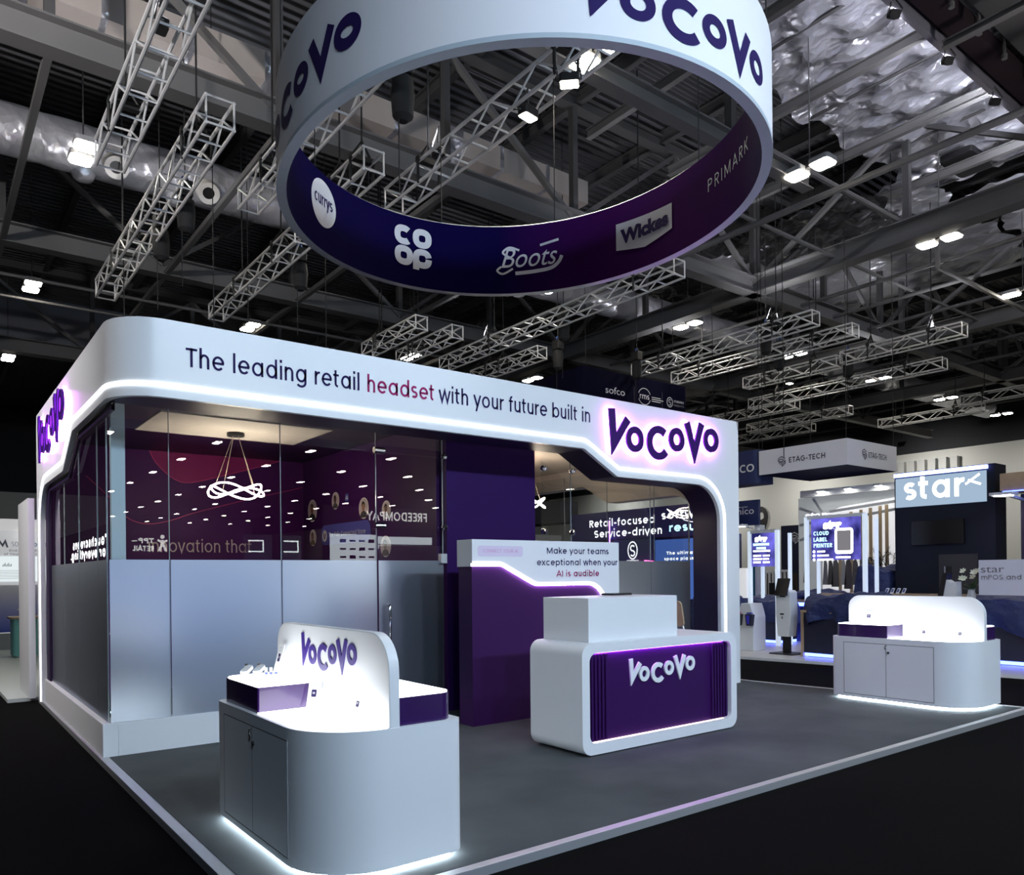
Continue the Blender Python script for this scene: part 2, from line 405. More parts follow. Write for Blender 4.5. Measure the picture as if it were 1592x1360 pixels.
# ================================================================== the hall's shell
def grid_floor(mb, x0, y0, x1, y1, z, n=1):
    mb.quad((x0, y0, z), (x1, y0, z), (x1, y1, z), (x0, y1, z))
ROOF_Z = 12.2
f = MB(); f.box(-26, -135, -.35, 48, 52, -.05); struct('floor', f, HALLFLOOR)
def roof_material():
    m = bpy.data.materials.new('corrugated_roof_deck'); m.use_nodes = True; nt = m.node_tree; b = nt.nodes['Principled BSDF']
    b.inputs['Base Color'].default_value = (.11, .11, .12, 1); b.inputs['Roughness'].default_value = .45; b.inputs['Metallic'].default_value = .35
    tc = nt.nodes.new('ShaderNodeTexCoord'); wv = nt.nodes.new('ShaderNodeTexWave'); wv.bands_direction = 'Y'; wv.inputs['Scale'].default_value = 1.3
    bp = nt.nodes.new('ShaderNodeBump'); bp.inputs['Strength'].default_value = 1; bp.inputs['Distance'].default_value = .12
    nt.links.new(tc.outputs['Object'], wv.inputs['Vector']); nt.links.new(wv.outputs['Fac'], bp.inputs['Height']); nt.links.new(bp.outputs['Normal'], b.inputs['Normal'])
    return m
f = MB(); f.box(-26, -135, ROOF_Z, 48, 52, ROOF_Z+.3); struct('ceiling', f, roof_material())
f = MB(); f.box(47, -135, -.05, 47.4, 52, 8.7); w = struct('wall_right', f, WALLW)
f = MB(); f.box(46.9, -135, 8.7, 47.4, 52, ROOF_Z); struct('wall_right_upper', f, WALLD)
f = MB(); f.box(-26, 50.6, -.05, 48, 51, 7.0); struct('wall_back', f, WALLW)
f = MB(); f.box(-26, 50.4, 7.0, 48, 51, ROOF_Z); struct('wall_back_upper', f, WALLD)
f = MB(); f.box(-26.3, -135, -.05, -26, 52, ROOF_Z); struct('wall_left', f, WALLD)
f = MB(); f.box(-12, 24.4, 9.35, 8.2, 24.6, 11.4); struct('trim_1', f, mat('smoke_curtain_grey', (.16, .17, .20), .8))
# black serif bay number on the far white wall
f = MB(); btext(f, '9', plane((46.9, 27.2, 4.05), (0, -1, 0), (0, 0, 1)), 0, 1.4, 0, 3.2, t=.02, bold=.02)
o = f.build('wall_number', BLACK); tag(o, 'large black figure 9 painted on the far white hall wall', 'wall number')
# folded white shutter strips on the far wall
f = MB()
for i in range(6): f.box(46.6, 12.8+i*.62, 0, 46.9, 13.2+i*.62, 8.2)
struct('trim_2', f, mat('shutter_grey', (.50, .51, .50), .6))

# ================================================================== the stand platform
PLAT = [(-.02, -4.13), (8.56, -4.13), (8.12, -.8), (8.02, 4.32), (-.02, 4.32)]
st = thing('stand_platform', 'low grey carpeted exhibition platform with an aluminium edge, under the purple and white booth', 'platform', (4, 0, -.05))
f = MB(); f.prism(PLAT, lambda a, b, t: (a, b, t), -.05, -.004); f.build('deck', ALU, st)
f = MB(); P2 = [(.05, -4.06), (8.49, -4.06), (8.05, -.8), (7.95, 4.25), (.05, 4.25)]
f.prism(P2, lambda a, b, t: (a, b, t), -.004, .001); f.build('carpet', CARPET, st)
for i in range(5):
    a = Vector(PLAT[i]).to_3d(); b = Vector(PLAT[(i+1) % 5]).to_3d(); d = (b-a).normalized(); n = Vector((-d.y, d.x, 0))
    f = MB(); q = [a-n*.006, b-n*.006, b+n*.055, a+n*.055]
    f.prism([(p.x, p.y) for p in q], lambda x, y, t: (x, y, t), -.052, .004); f.build('edge_trim', ALU, st, bevel=.002)

# ================================================================== the white portal facade
def fillet(pts, rad, step=.08):
    """round the corners of a polyline and sample it densely"""
    P = [Vector(p) for p in pts]; out = [P[0]]
    for i in range(1, len(P)-1):
        r = rad[i]
        if r <= 0: out.append(P[i]); continue
        d1 = (P[i-1]-P[i]).normalized(); d2 = (P[i+1]-P[i]).normalized(); ang = d1.angle(d2); t = r/math.tan(ang/2)
        a = P[i]+d1*t; b = P[i]+d2*t; c = P[i]+(d1+d2).normalized()*(r/sin(ang/2))
        a0 = atan2(a.y-c.y, a.x-c.x); a1 = atan2(b.y-c.y, b.x-c.x); da = (a1-a0+pi) % (2*pi)-pi; n = max(3, int(abs(da)/radians(7)))
        out += [Vector((c.x+r*cos(a0+da*k/n), c.y+r*sin(a0+da*k/n))) for k in range(n+1)]
    out.append(P[-1]); res = [out[0]]
    for a, b in zip(out, out[1:]):
        L = (b-a).length; n = max(1, int(L/step+.999)) if L > step else 1
        res += [a.lerp(b, k/n) for k in range(1, n+1)]
    return [(p.x, p.y) for p in res]
def offset(path, d):
    """shift an open 2D path sideways by d (left of its direction positive)"""
    out = []
    for i, p in enumerate(path):
        a = Vector(path[max(i-1, 0)]); b = Vector(path[min(i+1, len(path)-1)]); t = (b-a).normalized(); n = Vector((-t.y, t.x))
        dd = d(i, p) if callable(d) else d
        out.append((p[0]+n.x*dd, p[1]+n.y*dd))
    return out
CR, ARCL = .40, .40*pi/2
FX0, FY0 = -.03, -.77                     # left face plane, front face plane
def fac(s, z, t=0):
    """unrolled facade (s along the face, z up, t outwards) to the world; the front left corner is rounded"""
    if s >= 0: return Vector((FX0+CR+s, FY0-t, z))
    if s > -ARCL:
        a = radians(270)+s/CR; return Vector((FX0+CR+(CR+t)*cos(a), FY0+CR+(CR+t)*sin(a), z))
    return Vector((FX0-t, FY0+CR-(s+ARCL), z))
def sL(y): return -(y-FY0-CR)-ARCL
def sF(x): return x-FX0-CR
S0, S1, TOPZ = sL(4.26), sF(7.84), 3.65
PROF = fillet([(sL(3.9), .0), (sL(3.9), 2.69), (sL(1.97), 2.69), (sL(1.31), 3.015), (sF(4.93), 3.015), (sF(5.47), 2.722), (sF(7.42), 2.722), (sF(7.42), 0)],
              [0, .5, .10, .10, .10, .12, .46, 0])
def outer_of(p):
    s, z = p
    a, b = sL(3.9), sF(7.42)
    if s < a+.5:
        k = (s-a)/.5; zz = 2.19
    elif s > b-.46:
        k = (b-s)/.46; zz = 2.262
    else: return (s, TOPZ)
    edge = S0 if s < a+.5 else S1
    if z <= zz: return (edge, z)
    if k < .35: u = k/.35; return (edge, z+(TOPZ-z)*u)
    u = (k-.35)/.65; return (edge+(s-edge)*u, TOPZ)
OUT = [outer_of(p) for p in PROF]
fa = thing('booth_facade', 'white wraparound portal fascia of the booth, with a rounded corner, slogan and white light line', 'booth facade', (0, 0, 0))
f = MB()
A = [fac(s, z) for s, z in PROF]; B = [fac(s, z) for s, z in OUT]; f.strip(A, B)
A2 = [fac(s, z, -.05) for s, z in PROF]; B2 = [fac(s, z, -.05) for s, z in OUT]; f.strip(A2, B2); f.strip(A, A2); f.strip(B, B2)
f.build('fascia_skin', WHITE, fa, smooth=30)
# right flank of the portal: white outside, beige inside
RP = fillet([(-.25, 0), (-.25, 2.69), (1.62, 2.69), (2.18, 3.0), (4.26, 3.0)], [0, .5, .1, .1, 0])
RO = [((-.77, z) if z < 2.19 else ((-.77+(y+.25)/.5*.02, 3.65) if y < .0 else (y, 3.65))) for y, z in RP]
f = MB(); f.strip([(7.84, y, z) for y, z in RP], [(7.84, y, z) for y, z in RO]); f.build('flank_skin', WHITE, fa)
f = MB(); f.strip([(7.60, y, z) for y, z in RP], [(7.60, max(y, -.72), z) for y, z in RO]); f.build('inner_skin', BEIGE, fa, label='beige inner face of the right flank')
f = MB(); f.strip([(7.60, y, z) for y, z in RP], [(7.84, y, z) for y, z in RP]); f.build('flank_lining', BEIGE, fa)
# purple lining of the opening
f = MB()
k0 = next(i for i, p in enumerate(PROF) if p[0] > -ARCL)
SA = []; SB = []
for s, z in PROF[k0-3:]:
    a = fac(s, z, -.05); SA.append(a)
    if s > -.05: SB.append(Vector((a.x, -.30, z)))
    else: SB.append(Vector((max(a.x, .03), max(-.30, min(a.y+.05, .05)) if a.x < .05 else -.30, z)))
f.strip(SA, SB)
f.build('soffit_lining', PURPLE_DK, fa, smooth=30)
f = MB(); IN = []
for s, z in PROF[:k0+1]:
    top = s > sL(3.38)
    IN.append((s, z-.075) if top else (min(s+.30, sL(3.35)) if z < 2.2 else s+.30*(1-(s-sL(3.9))/.52), z-.075*(s-sL(3.9))/.52 if z > 2.2 else z))
f.strip([fac(s, z, -.055) for s, z in PROF[:k0+1]], [fac(s, z, -.055) for s, z in IN])
f.strip([fac(s, z, -.08) for s, z in PROF[:k0+1]], [fac(s, z, -.08) for s, z in IN])
f.strip([fac(s, z, -.055) for s, z in IN], [fac(s, z, -.08) for s, z in IN])
f.build('flank_header', PURPLE_DK, fa)
# LED line following the opening
LP = [(s, max(z, 0)) for s, z in offset(PROF, lambda i, p: .10)]
f = MB(); ribbon(f, LP, .034, fac, .001, .010); f.build('led_strip', LED, fa, label='bright white light line following the opening')
# slogan
fr = front(FY0)
tilt = lambda a, b, t=0: fr(a, b+.009*(a-.5), t)
def words(s, fn, x0, x1, base, cap, w, name, m, parent, label=None):
    """a line of writing, one part per word"""
    adv = []; tot = 0
    for c in s: adv.append(tot); tot += glyph(c, w)[0]+.03
    k = (x1-x0)/(tot-.03); i = 0
    for wd in s.split(' '):
        j = i+len(wd); e = tot if j >= len(s) else adv[j]
        f = MB(); stext(f, wd, fn, x0+adv[i]*k, x0+(e-.03)*k, base, cap, w=w); f.build(name, m, parent, label=label); i = j+1
words('The leading retail', tilt, .505, 2.075, 3.287, .158, .098, 'slogan_word', LETTER, fa)
words('with your future built in', tilt, 2.945, 5.035, 3.287, .158, .098, 'slogan_word', LETTER, fa)
f = MB(); stext(f, 'headset', tilt, 2.14, 2.895, 3.287, .158, w=.102); f.build('slogan_word', MAGENTA, fa, label='magenta word in the slogan')
# halo lit wordmarks
HALO = emis('halo_violet', (.78, .16, 1), 75)
sg = thing('illuminated_sign', 'violet halo-lit purple wordmark on the right end of the white front fascia', 'sign', (6.3, FY0, 3.2))
logo(front(FY0), 5.262, 2.975, 2.105, PURPLE, sg, t0=.03, t1=.055, halo=HALO, tilt=.012)
sg = thing('illuminated_sign', 'violet halo-lit wordmark on the left flank of the white fascia', 'sign', (FX0, 2.5, 3.2))
logo(leftf(FX0), -3.62, 2.96, 2.105, PURPLE, sg, t0=.03, t1=.055, halo=HALO, tilt=.03)

# ================================================================== glass, plinth, rooms of the booth
pl = thing('glass_plinth', 'low white plinth under the frosted glass corner of the booth', 'plinth', (0, 0, 0))
f = MB(); f.box(0, 0, 0, .12, 3.9, .289); f.build('plinth_side', WHITE_MATT, pl, bevel=.003)
f = MB(); f.box(.121, 0, 0, 2.62, .12, .289); f.build('plinth_front', WHITE_MATT, pl, bevel=.003)
FROST_Z = 1.712
def pane_front(name, label, x0, x1, z0, y=.03, fz0=None, door=False):
    t = thing(name, label, 'glass door' if door else 'glass panel', ((x0+x1)/2, y, z0), None if door else 'glass panels of the booth')
    f = MB(); f.quad((x0, y, z0), (x1, y, z0), (x1, y, 3.2), (x0, y, 3.2)); f.build('pane', GLASS, t)
    f = MB(); f.box(x0+.004, y-.006, z0, x1-.004, y-.003, FROST_Z); f.build('frosted_film', FROST, t)
    f = MB(); f.box(x1-.007, y-.006, z0, x1, y+.006, 3.2); f.build('pane_edge', EDGE, t)
    return t
def pane_left(label, y0, y1, x=.06, z0=.289, xs=1):
    t = thing('glass_partition', label, 'glass panel', (x, (y0+y1)/2, z0), 'glass panels of the booth')
    f = MB(); f.quad((x, y0, z0), (x, y1, z0), (x, y1, 3.2), (x, y0, 3.2)); f.build('pane', GLASS, t)
    f = MB(); f.box(x-.006*xs, y0+.004, z0, x-.003*xs, y1-.004, FROST_Z); f.build('frosted_film', FROST, t)
    f = MB(); f.box(x-.006, y0, z0, x+.006, y0+.007, 3.2); f.build('pane_edge', EDGE, t)
    return t
for x0, x1, l in ((.065, .562, 'narrow tall glass panel at the booth corner, frosted below eye level'), (.565, 1.597, 'tall half-frosted glass panel in front of the twisted pendant lamp'),
                  (1.600, 2.640, 'tall half-frosted glass panel just left of the glass door')):
    pane_front('glass_partition', l, x0, x1, .289)
for y0, y1, l in ((.065, .52, 'narrow glass panel on the left flank next to the booth corner'), (.523, 1.55, 'glass panel on the left flank, second from the booth corner'),
                  (1.553, 2.57, 'glass panel on the left flank, third from the booth corner'), (2.573, 3.6, 'glass panel on the left flank, farthest from the booth corner')):
    pane_left(l, y0, y1)
dr = pane_front('glass_door', 'half-frosted glass door with a steel pull handle, beside the purple wall', 2.655, 3.475, .03, door=True)
f = MB()
f.tube([(2.745, .0, .80), (2.745, -.055, .80), (2.745, -.065, .82), (2.745, -.065, 1.21), (2.745, -.055, 1.23), (2.745, .0, 1.23)], .014, 10); f.build('handle', CHROME, dr, smooth=True, label='polished steel pull handle')
for z in (2.89, 2.085):
    f = MB(); f.cyl((2.60, -.01, z), (2.72, -.01, z), .034, 14); f.build('hinge', CHROME, dr, smooth=True)
    f = MB(); f.lathe((3.48, -.005, z), [(.001, -.04), (.03, -.028), (.042, 0), (.03, .028), (.001, .04)], 14); f.build('glass_clamp', CHROME, dr, smooth=True)
f = MB(); f.box(3.42, -.02, 1.68, 3.50, .05, 1.79); f.build('lock_case', ALU, dr, bevel=.004)
for x0, x1, l in ((4.815, 5.30, 'narrow glass panel just right of the purple wall'), (5.303, 6.76, 'wide glass panel right of the purple wall, behind the white header board'), (6.763, 7.58, 'glass panel at the right end of the booth front')):
    t = pane_front('glass_partition', l, x0, x1, .02, y=-.1)
    if x0 < 5.31:
        for z in (2.85, 2.07):
            f = MB(); f.lathe((x0+(.02 if x0 < 5 else 0), -.13, z), [(.001, -.04), (.03, -.028), (.042, 0), (.03, .028), (.001, .04)], 14); f.build('glass_clamp', CHROME, t, smooth=True)
for y0, y1, l in ((-.09, .58, 'glass panel on the right flank nearest the front'), (.583, 1.6, 'glass panel on the right flank, second from the front'), (1.603, 2.65, 'glass panel on the right flank, third from the front'), (2.653, 4.0, 'glass panel on the right flank, farthest from the front')):
    pane_left(l, y0, y1, x=7.58, z0=.02, xs=-1)
f = MB(); f.box(.10, .10, .29, .215, .16, 3.25); o = f.build('corner_post', mat('pale_blue_post', (.60, .70, .74), .4), bevel=.003); tag(o, 'pale square post standing inside the glass corner of the booth', 'post')
# back wall of the meeting room, with its wave graphic
bw = thing('printed_wall', 'purple back wall of the glass room with magenta wave graphic and lettering', 'wall', (1.7, 4.05, 0))
f = MB(); f.box(.06, 4.05, 0, 3.46, 4.12, 3.3); f.build('wall_board', mat('purple_print', (.080, .012, .125), .5, spec=.2), bw)
fb = front(4.045)
def smooth_curve(pts, n=8):
    out = []
    for i in range(len(pts)-1):
        p0, p1, p2, p3 = pts[max(i-1, 0)], pts[i], pts[i+1], pts[min(i+2, len(pts)-1)]
        for k in range(n):
            t = k/n; out.append(tuple(.5*(2*b+(c-a)*t+(2*a-5*b+4*c-d)*t*t+(3*b-a-3*c+d)*t**3) for a, b, c, d in zip(p0, p1, p2, p3)))
    return out+[pts[-1]]
w1 = smooth_curve([(1.27, 3.3), (1.33, 3.17), (1.43, 3.05), (1.58, 2.93), (1.72, 2.885), (1.9, 2.91), (2.2, 3.0), (2.76, 3.18), (3.1, 3.3)])
w2 = smooth_curve([(.5, 2.9), (.78, 2.62), (.93, 2.42), (1.07, 2.32), (1.29, 2.29), (1.58, 2.36), (1.84, 2.46), (2.64, 2.70), (3.2, 2.85), (3.44, 2.92)])
f = MB(); n = len(w1)
f.poly([fb(a, b, .002) for a, b in w1]); f.build('wave_fill', mat('magenta_print', (.30, .022, .15), .5, spec=.2), bw)
f = MB(); ribbon(f, w1, .012, fb, .004); ribbon(f, w2, .010, fb, .004); f.build('wave_line', mat('crimson_print', (.62, .04, .2), .5), bw)
f = MB(); stext(f, 'innovation that', fb, 1.24, 2.66, 1.905, .175, w=.08, t=.005); f.build('wall_lettering', mat('pink_grey_print', (.70, .54, .62), .5), bw, label='pinkish grey wall lettering')
# side wall with portraits (a, b = distance from the front, height)
sw = thing('printed_wall', 'dark purple side wall of the glass room printed with round portraits', 'wall', (3.46, 2, 0))
f = MB(); f.box(3.46, .14, 0, 3.50, 4.12, 3.3); f.build('wall_board', mat('purple_side_print', (.050, .008, .09), .5, spec=.2), sw)
fs = leftf(3.457)
SKINS = [(.30, .13, .08), (.10, .05, .03), (.36, .19, .12), (.28, .16, .10), (.22, .12, .08), (.30, .26, .25)]
def portrait(y, z, r, k, faded=False):
    f = MB(); f.poly([fs(-y+r*cos(2*pi*i/28), z+r*.98*sin(2*pi*i/28), .002) for i in range(28)])
    p = f.build('portrait', mat('portrait_rim', (.85, .80, .82), .5), sw)
    f = MB(); f.poly([fs(-y+r*.92*cos(2*pi*i/28), z+r*.9*sin(2*pi*i/28), .004) for i in range(28)]); f.build('backdrop', mat('portrait_backdrop', (.62, .52, .55), .5), p)
    cl = mat('portrait_clothes_%d' % k, [(.02, .02, .025), (.10, .10, .11), (.05, .05, .055), (.30, .30, .32), (.16, .11, .04), (.12, .10, .11)][k], .6)
    f = MB(); f.poly([fs(-y+r*.72*cos(a), z-r*.86+r*.62*sin(a), .006) for a in [pi*i/14 for i in range(15)]]); f.build('shoulders', cl, p)
    f = MB(); f.poly([fs(-y+r*.33*cos(2*pi*i/20), z+r*.12+r*.42*sin(2*pi*i/20), .008) for i in range(20)]); f.build('face', mat('portrait_skin_%d' % k, SKINS[k], .6), p)
    f = MB(); f.poly([fs(-y+r*.36*cos(a)*(1 if i < 11 else .8), z+r*.2+r*(.44 if i < 11 else .2)*sin(a), .010) for i, a in [(i, pi*i/10) for i in range(11)]+[(20-i, pi*i/10) for i in range(10, -1, -1)]])
    f.build('hair', mat('portrait_hair', (.012, .010, .010), .6), p)
for k, (y, z, r) in enumerate(((3.69, 2.535, .17), (2.866, 2.62, .125), (1.977, 2.45, .145), (1.345, 2.385, .118), (3.68, 2.128, .125), (1.37, 1.92, .14))): portrait(y, z, r, k)
f = MB(); f.prism(rrect(-2.54, 2.58, -2.43, 2.69, .02), fs, .002, .004); p = f.build('icon', mat('icon_blue', (.03, .05, .30), .4), sw)
f = MB(); stext(f, 'AI', fs, -2.525, -2.445, 2.605, .06, w=.12, t=.006); f.build('icon_letters', WHITE_MATT, p)
f = MB(); f.prism(rrect(-3.36, 2.0, -1.78, 2.29, .12), fs, .002, .004); p = f.build('caption_pill', mat('pill_blue', (.09, .09, .42), .5), sw)
f = MB(); f.poly([fs(-3.24+.085*cos(2*pi*i/24), 2.135+.085*sin(2*pi*i/24), .006) for i in range(24)]); f.build('badge', WHITE_MATT, p)
f = MB(); ribbon(f, [(-3.28, 2.18), (-3.25, 2.09), (-3.20, 2.17)], .018, fs, .008); f.build('badge_mark', LETTER, p)
f = MB(); stext(f, 'The Fully Connected Store', fs, -3.1, -1.92, 2.115, .062, w=.10, t=.006); f.build('pill_lettering', WHITE_MATT, p)
# store room block with the purple front wall
sb = thing('storage_block', 'tall plain purple wall of the store room, between the glass door and the header board', 'wall', (4.1, 0, 0))
f = MB(); f.box(3.51, .0, 0, 4.80, 4.12, 3.24); f.build('store_walls', PURPLE_WALL, sb)
# ceiling boards of the booth
cb = thing('booth_ceiling', 'purple booth ceiling with white panels, above the pendant lamp', 'ceiling panel', (2, 2, 3.3))
f = MB(); f.box(.0, -.28, 3.3, 4.8, 4.13, 3.38); f.build('ceiling_board', PURPLE_DK, cb)
f = MB(); f.box(.77, 1.20, 3.285, 2.68, 2.45, 3.3); f.build('white_panel', mat('ceiling_white', (.62, .58, .54), .6), cb)
f = MB(); f.box(4.81, -.28, 3.3, 7.6, 4.13, 3.38); f.build('bay_ceiling', BEIGE, cb)
# pendant lamp: a twisted glowing loop on wires
pd = thing('pendant_lamp', 'twisted loop pendant lamp glowing warm white, hung on thin wires in the glass room', 'pendant lamp', (1.79, 2.0, 3.28))
pc = Vector((1.79, 2.0, 2.585))
def loop_pt(a, ph, r=.30): return pc+Vector((r*cos(a)*(1+.06*cos(2*a+ph)), r*sin(a)*(1+.06*cos(2*a+ph)), .070*sin(2*a+ph)))
WARM = emis('pendant_glow', (1, .84, .64), 60)
for ph in (0, pi):
    f = MB(); f.tube([loop_pt(2*pi*i/64, ph) for i in range(64)], .0095, 8, closed=True); f.build('light_loop', WARM, pd, smooth=True)
f = MB(); f.cyl((1.79, 2.0, 3.245), (1.79, 2.0, 3.284), .10, 20); f.build('canopy', BLACK, pd, smooth=True)
for a in (.5, 1.9, 3.6, 5.2):
    f = MB(); q = loop_pt(a, 0); f.cyl((1.79+.04*cos(a), 2.0+.04*sin(a), 3.25), q, .0025, 5); f.build('wire', mat('pale_wire', (.5, .4, .36), .4), pd)
pd2 = dup(pd, (5.8, 1.5, 3.285), 'warm pendant lamp half hidden behind the right edge of the plain purple wall')
# ================================================================== glowing display islands
GLOW = emis('glowing_acrylic', (.95, .98, 1), 6.5)
def display_island():
    t = thing('display_island', 'white display island nearest the camera, glowing top, with indigo wordmark on its backboard', 'display stand', (.70, -3.13, 0), 'display islands of the booth')
    up = lambda a, b, z: (a, b, z)
    R4 = (.40, .07, .40, .07)
    f = MB(); f.prism(rrect(.27, -3.93, 1.13, -2.33, R4, 10), up, .035, .745); f.build('cabinet', WHITE, t, smooth=30)
    f = MB(); f.prism(rrect(.27, -3.93, 1.13, -2.33, R4, 10), up, .745, .757); f.build('top_edge', WHITE, t, smooth=30)
    f = MB(); f.prism(rrect(.31, -3.89, 1.09, -2.37, R4, 10), up, .0, .012); f.prism(rrect(.31, -3.89, 1.09, -2.37, R4, 10), up, .012, .034); f.build('under_light', LED_COOL, t, label='cool white light glowing under the cabinet')
    # upright board between the two sides
    bp = rrect(-3.925, .74, -2.335, 1.245, (0, 0, .15, .2), 10)
    f = MB(); f.prism(bp, lambda a, b, x: (x, a, b), .675, .735); f.build('backboard', WHITE, t, smooth=30, bevel=.004)
    f = MB(); f.prism(rrect(.30, -3.90, .672, -3.025, (.37, 0, 0, 0), 10), up, .757, .762); f.build('glowing_top', GLOW, t, label='glowing white acrylic top')
    f = MB(); f.prism(rrect(.738, -3.235, 1.10, -2.36, (0, 0, .37, 0), 10), up, .757, .762); f.build('glowing_top', GLOW, t, label='glowing white acrylic top')
    for x0, y0, x1, y1, rr in ((.303, -3.02, .673, -2.36, (.012, 0, 0, .09)), (.737, -3.90, 1.09, -3.24, (0, .09, .012, 0))):
        f = MB(); f.prism(rrect(x0, y0, x1, y1, rr, 8), up, .757, .905); b = f.build('riser', mat('riser_purple', (.035, .010, .085), .22, coat=.3), t, smooth=30, label='dark purple raised box')
        f = MB(); f.prism(rrect(x0+.012, y0+.012, x1-.006, y1-.012, tuple(max(r-.01, 0) for r in rr), 8), up, .905, .910); f.build('glowing_lid', GLOW, b, label='glowing white lid')
    lf = leftf(.269)
    g = mat('door_gap', (.03, .03, .035), .7)
    for y0, y1 in ((-2.50, -3.02), (-3.02, -3.56)):
        a0, a1 = -y0, -y1
        f = MB(); f.prism(rrect(a0, .075, a1, .69, .003, 2), lf, -.001, .0012); d = f.build('door', WHITE, t)
        f = MB(); ribbon(f, [(a0, .075), (a0, .69), (a1, .69), (a1, .075), (a0, .075)], .005, lf, .0016); f.build('door_gap', g, d)
    f = MB(); f.tube([lf(3.03+.02*cos(a), .655+.022*sin(a), .014) for a in [radians(x) for x in range(60, 275, 20)]], .005, 6); f.build('latch', CHROME, t, smooth=True)
    f = MB(); f.cyl(lf(3.05, .595, 0), lf(3.05, .595, .012), .012, 12); f.build('keyhole', mat('lock_dark', (.12, .12, .12), .3, 1), t, smooth=True)
    return t
def island_goods(ox, oy, far):
    """show cards and small devices standing on an island"""
    w = 'the far display island' if far else 'the near display island'
    cardm = mat('show_card', (.86, .86, .88), .5)
    def card(x, y, z, h, wd, label, ang=.35):
        t = thing('show_card', label, 'show card', (x+ox, y+oy, z), 'show cards on the display islands')
        o = Vector((x+ox, y+oy, z)); u = Vector((.55, -.83, 0)).normalized() if ang else Vector((0, -1, 0)); bk = Vector((u.y*-1, u.x, 0))
        up_ = (Vector((0, 0, 1))+bk*.25).normalized(); fn = plane(o, u, up_)
        f = MB(); f.prism(rrect(-wd/2, 0, wd/2, h, .004, 3), fn, -.002, .002); f.build('card', cardm, t)
        f = MB(); f.prism(rrect(-wd*.2, h*.42, wd*.2, h*.68, .006, 3), fn, .0025, .0035); p = f.build('printed_device', mat('print_indigo', (.03, .02, .09), .5), t)
        f = MB(); ribbon(f, [(-wd*.1, h*.56), (wd*.1, h*.56)], h*.07, fn, .0045); f.build('printed_screen', mat('print_grey', (.45, .45, .5), .5), p)
        f = MB()
        for k in range(3): ribbon(f, [(-wd*.36, h*(.88-.055*k)), (wd*.36, h*(.88-.055*k))], h*.012, fn, .003)
        f.build('print_lines', mat('print_grey', (.45, .45, .5), .5), t)
        return t
    if not far:
        card(.60, -3.10, .762, .165, .085, 'white show card leaning at the end of the purple riser on the near display island')
        card(.655, -3.56, .762, .15, .08, 'white card with dark device picture against the backboard of the near display island', 0)
        card(.60, -2.50, .910, .20, .09, 'taller white card with dark photo on the riser of the near display island', 0)
    else:
        card(.62, -2.62, .910, .15, .12, 'white show card with a dark photo on the riser of the far display island', 0)
        card(.655, -3.27, .762, .12, .08, 'left white show card on the glowing top of the far display island', 0)
        card(.655, -3.67, .762, .12, .08, 'right white show card on the glowing top of the far display island', 0)
    if not far:
        for k, (x, y) in enumerate(((.40, -2.47), (.47, -2.50))):
            t = thing('headset_charger', ['left', 'right'][k]+' of two white headset chargers lying on the riser of the near display island', 'headset charger', (x, y, .91), 'headset chargers')
            f = MB(); f.prism(rrect(-.025, 0, .025, .11, .02, 5), plane((x, y, .93), (.8, -.6, 0), (.55, .6, .25)), -.012, .012); f.build('charger_body', WHITE, t, bevel=.004)
            f = MB(); f.cyl((x+.035, y+.045, .975), (x+.034, y+.044, .985), .009, 8); f.build('contact', BLACK, t)
        for k in range(3):
            x, y = .52+.028*k, -2.55-.012*k
            t = thing('device_battery', ['left', 'middle', 'right'][k]+' of three small white batteries on the riser of the near display island', 'battery', (x, y, .91), 'small batteries')
            f = MB(); f.box(x-.008, y-.008, .91, x+.008, y+.008, .965); f.build('battery_body', WHITE, t, bevel=.003)
            f = MB(); f.box(x-.0085, y-.0085, .92, x+.0085, y+.0085, .935); f.build('battery_band', mat('band_blue', (.05, .07, .35), .4), t)
isl = display_island()
isl2 = dup(isl, (.70+7.36, -3.13+.06, 0), 'white display island with plain glowing backboard at the far right corner of the platform')
for p in logo(leftf(.675), 2.76, .985, .80, mat('island_indigo', (.05, .022, .22), .4), isl, t0=.001, t1=.006): pass
island_goods(0, 0, False); island_goods(7.36, .06, True)

# ================================================================== reception counter
rc = thing('reception_counter', 'white rounded reception counter with a purple fluted front and white wordmark', 'reception counter', (4.17, -2.35, 0))
xz = lambda a, b, y: (a, y, b)
outer = rrect(3.13, .012, 5.20, .955, .105, 10); inner = rrect(3.215, .105, 5.115, .872, .075, 10)
f = MB()
f.strip([xz(a, b, -2.69) for a, b in outer], [xz(a, b, -2.69) for a, b in inner], closed=True)
f.strip([xz(a, b, -2.69) for a, b in outer], [xz(a, b, -1.99) for a, b in outer], closed=True)
f.poly([xz(a, b, -1.99) for a, b in outer])
f.strip([xz(a, b, -2.69) for a, b in inner], [xz(a, b, -2.635) for a, b in inner], closed=True)
f.build('counter_shell', WHITE, rc, smooth=30)
f = MB(); f.poly([xz(a, b, -2.637) for a, b in inner]); f.build('purple_front', mat('counter_purple', (.034, .004, .078), .5, spec=.15), rc)
for x0 in (3.225, 4.865):
    for k in range(6):
        f = MB(); f.box(x0+.042*k, -2.655, .118, x0+.042*k+.026, -2.6375, .858); f.build('flute', mat('counter_purple', (.034, .004, .078), .5, spec=.15), rc, bevel=.004)
f = MB(); f.box(3.29, -2.650, .866, 5.04, -2.640, .8715); f.build('violet_light', LED_VIOLET, rc, label='violet light line along the top of the recess')
f = MB(); f.box(3.29, -2.652, .1055, 5.04, -2.640, .110); f.build('warm_light', emis('led_warm_line', (1, .80, .68), 5), rc, label='warm light line along the bottom of the recess')
logo(front(-2.637), 3.72, .549, .907, mat('counter_white_letters', (.82, .84, .88), .4), rc, t0=.001, t1=.016)
